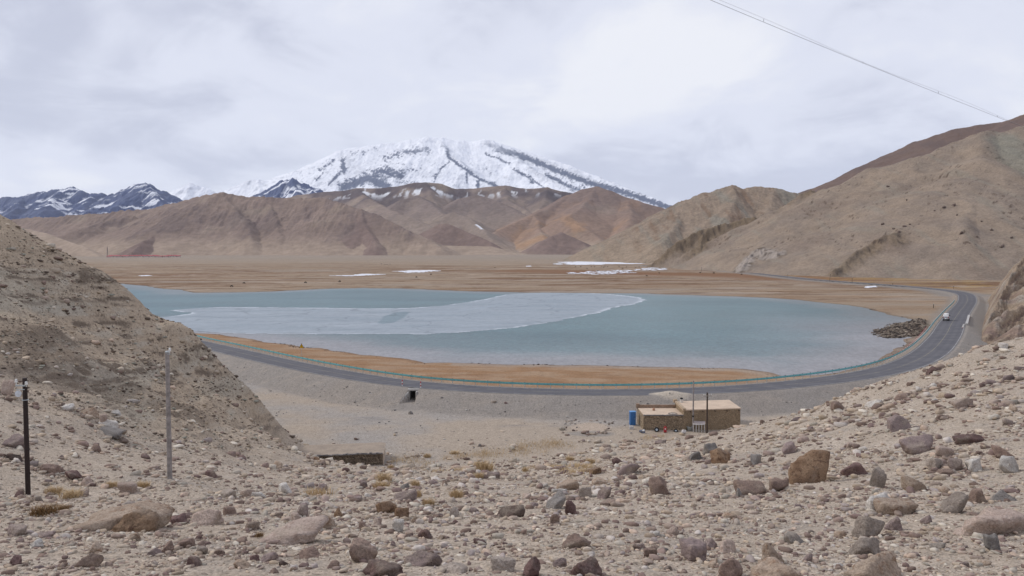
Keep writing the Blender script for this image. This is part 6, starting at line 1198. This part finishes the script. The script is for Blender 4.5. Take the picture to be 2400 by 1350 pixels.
for i, (px, py) in enumerate(YP):
    p = drop(px, py, 200, 2600); o = bpy.data.objects.new('yak', YK); COL.objects.link(o); o.location = p - np.array([0, 0, .02]); o.rotation_euler = (0, 0, random.choice((0, math.pi)) + random.uniform(-.5, .5)); o.scale = [random.uniform(.5, .65)] * 3
    if 1340 < px < 1550: tag(o, 'black yak grazing near the white ice patches on the marsh', 'yak', 'yaks by the ice patches')
    elif 880 < px < 920: tag(o, 'black yak in the small herd far out on the tan plain', 'yak', 'yaks far out on the plain')
    else: tag(o, {1297: 'black yak alone at the tip of the farther ice patch', 543: 'black yak on the brown marsh nearest the lake inlet', 572: 'black yak on the brown marsh behind the one near the inlet', 716: 'black yak halfway along the far shore of the lake', 796: 'black yak on the far shore below the thin snow streak', 1641: 'first of two black yaks below the road at the hill foot', 1673: 'second of two black yaks below the road at the hill foot', 1738: 'black yak below the pale rock knob of the hill', 976: 'black yak below the longer snow streak on the plain', 1010: 'black yak at the end of the longer snow streak', 1160: 'black yak alone in the middle of the wide plain'}[px], 'yak')
# red-roofed settlement and its mast at the foot of the hills
RR = plain('red_roof_sheet', (.36,.085,.095), .6, 0, .1); HW = plain('house_whitewash', (.50,.44,.41), .9, 0, .1)
hp = thing('village_house', (0, 0, 0), 'low red-roofed house in the row at the foot of the far hills', 'house', group='red-roofed houses at the foot of the hills')
MB().box((0, 0, 1.5), (13, 8, 3)).build('wall', HW, hp)
MB().add([(-7, -4.6, 2.9), (7, -4.6, 2.9), (7, 4.6, 2.9), (-7, 4.6, 2.9), (-7, 0, 5.2), (7, 0, 5.2)], [(0, 1, 5, 4), (2, 3, 4, 5), (0, 4, 3), (1, 2, 5), (3, 2, 1, 0)]).build('roof', RR, hp); MB().box((-3, -4.02, 1.2), (1.2, .1, 2.2)).build('door', WOODD, hp)
for k in range(24):
    px = 256 + k * 7.0 + random.uniform(-1.5, 1.5); p = drop(px, 602.6 + random.uniform(-1.0, .6), 1000, 5000); o = hp if k == 0 else copy_tree(hp); o.location = p; o.rotation_euler = (0, 0, random.uniform(-.15, .15)); o.scale = (1, 1, random.uniform(.9, 1.2))
p = drop(252, 603, 1000, 5000); Hm = 27 * p[1] / F; t = thing('lattice_mast', p, 'slender steel mast beside the red-roofed houses on the far plain', 'mast')
lt = MB()
for sx, sy in ((-1, -1), (1, -1), (1, 1), (-1, 1)): lt.tube([(sx * 1.4, sy * 1.4, 0), (sx * .35, sy * .35, Hm * .88)], .22, 5)
for k in range(9):
    f0, f1 = k / 9, (k + 1) / 9; w0, w1 = 1.4 - 1.05 * f0, 1.4 - 1.05 * f1; lt.tube([(-w0, -w0, f0 * Hm * .88), (w1, -w1, f1 * Hm * .88)], .12, 4).tube([(w0, -w0, f0 * Hm * .88), (-w1, -w1, f1 * Hm * .88)], .12, 4)
MS = plain('mast_steel', (.16,.15,.16), .7); lt.build('tower', MS, t); MB().tube([(0, 0, Hm * .86), (0, 0, Hm)], .25, 6).build('antenna', MS, t)
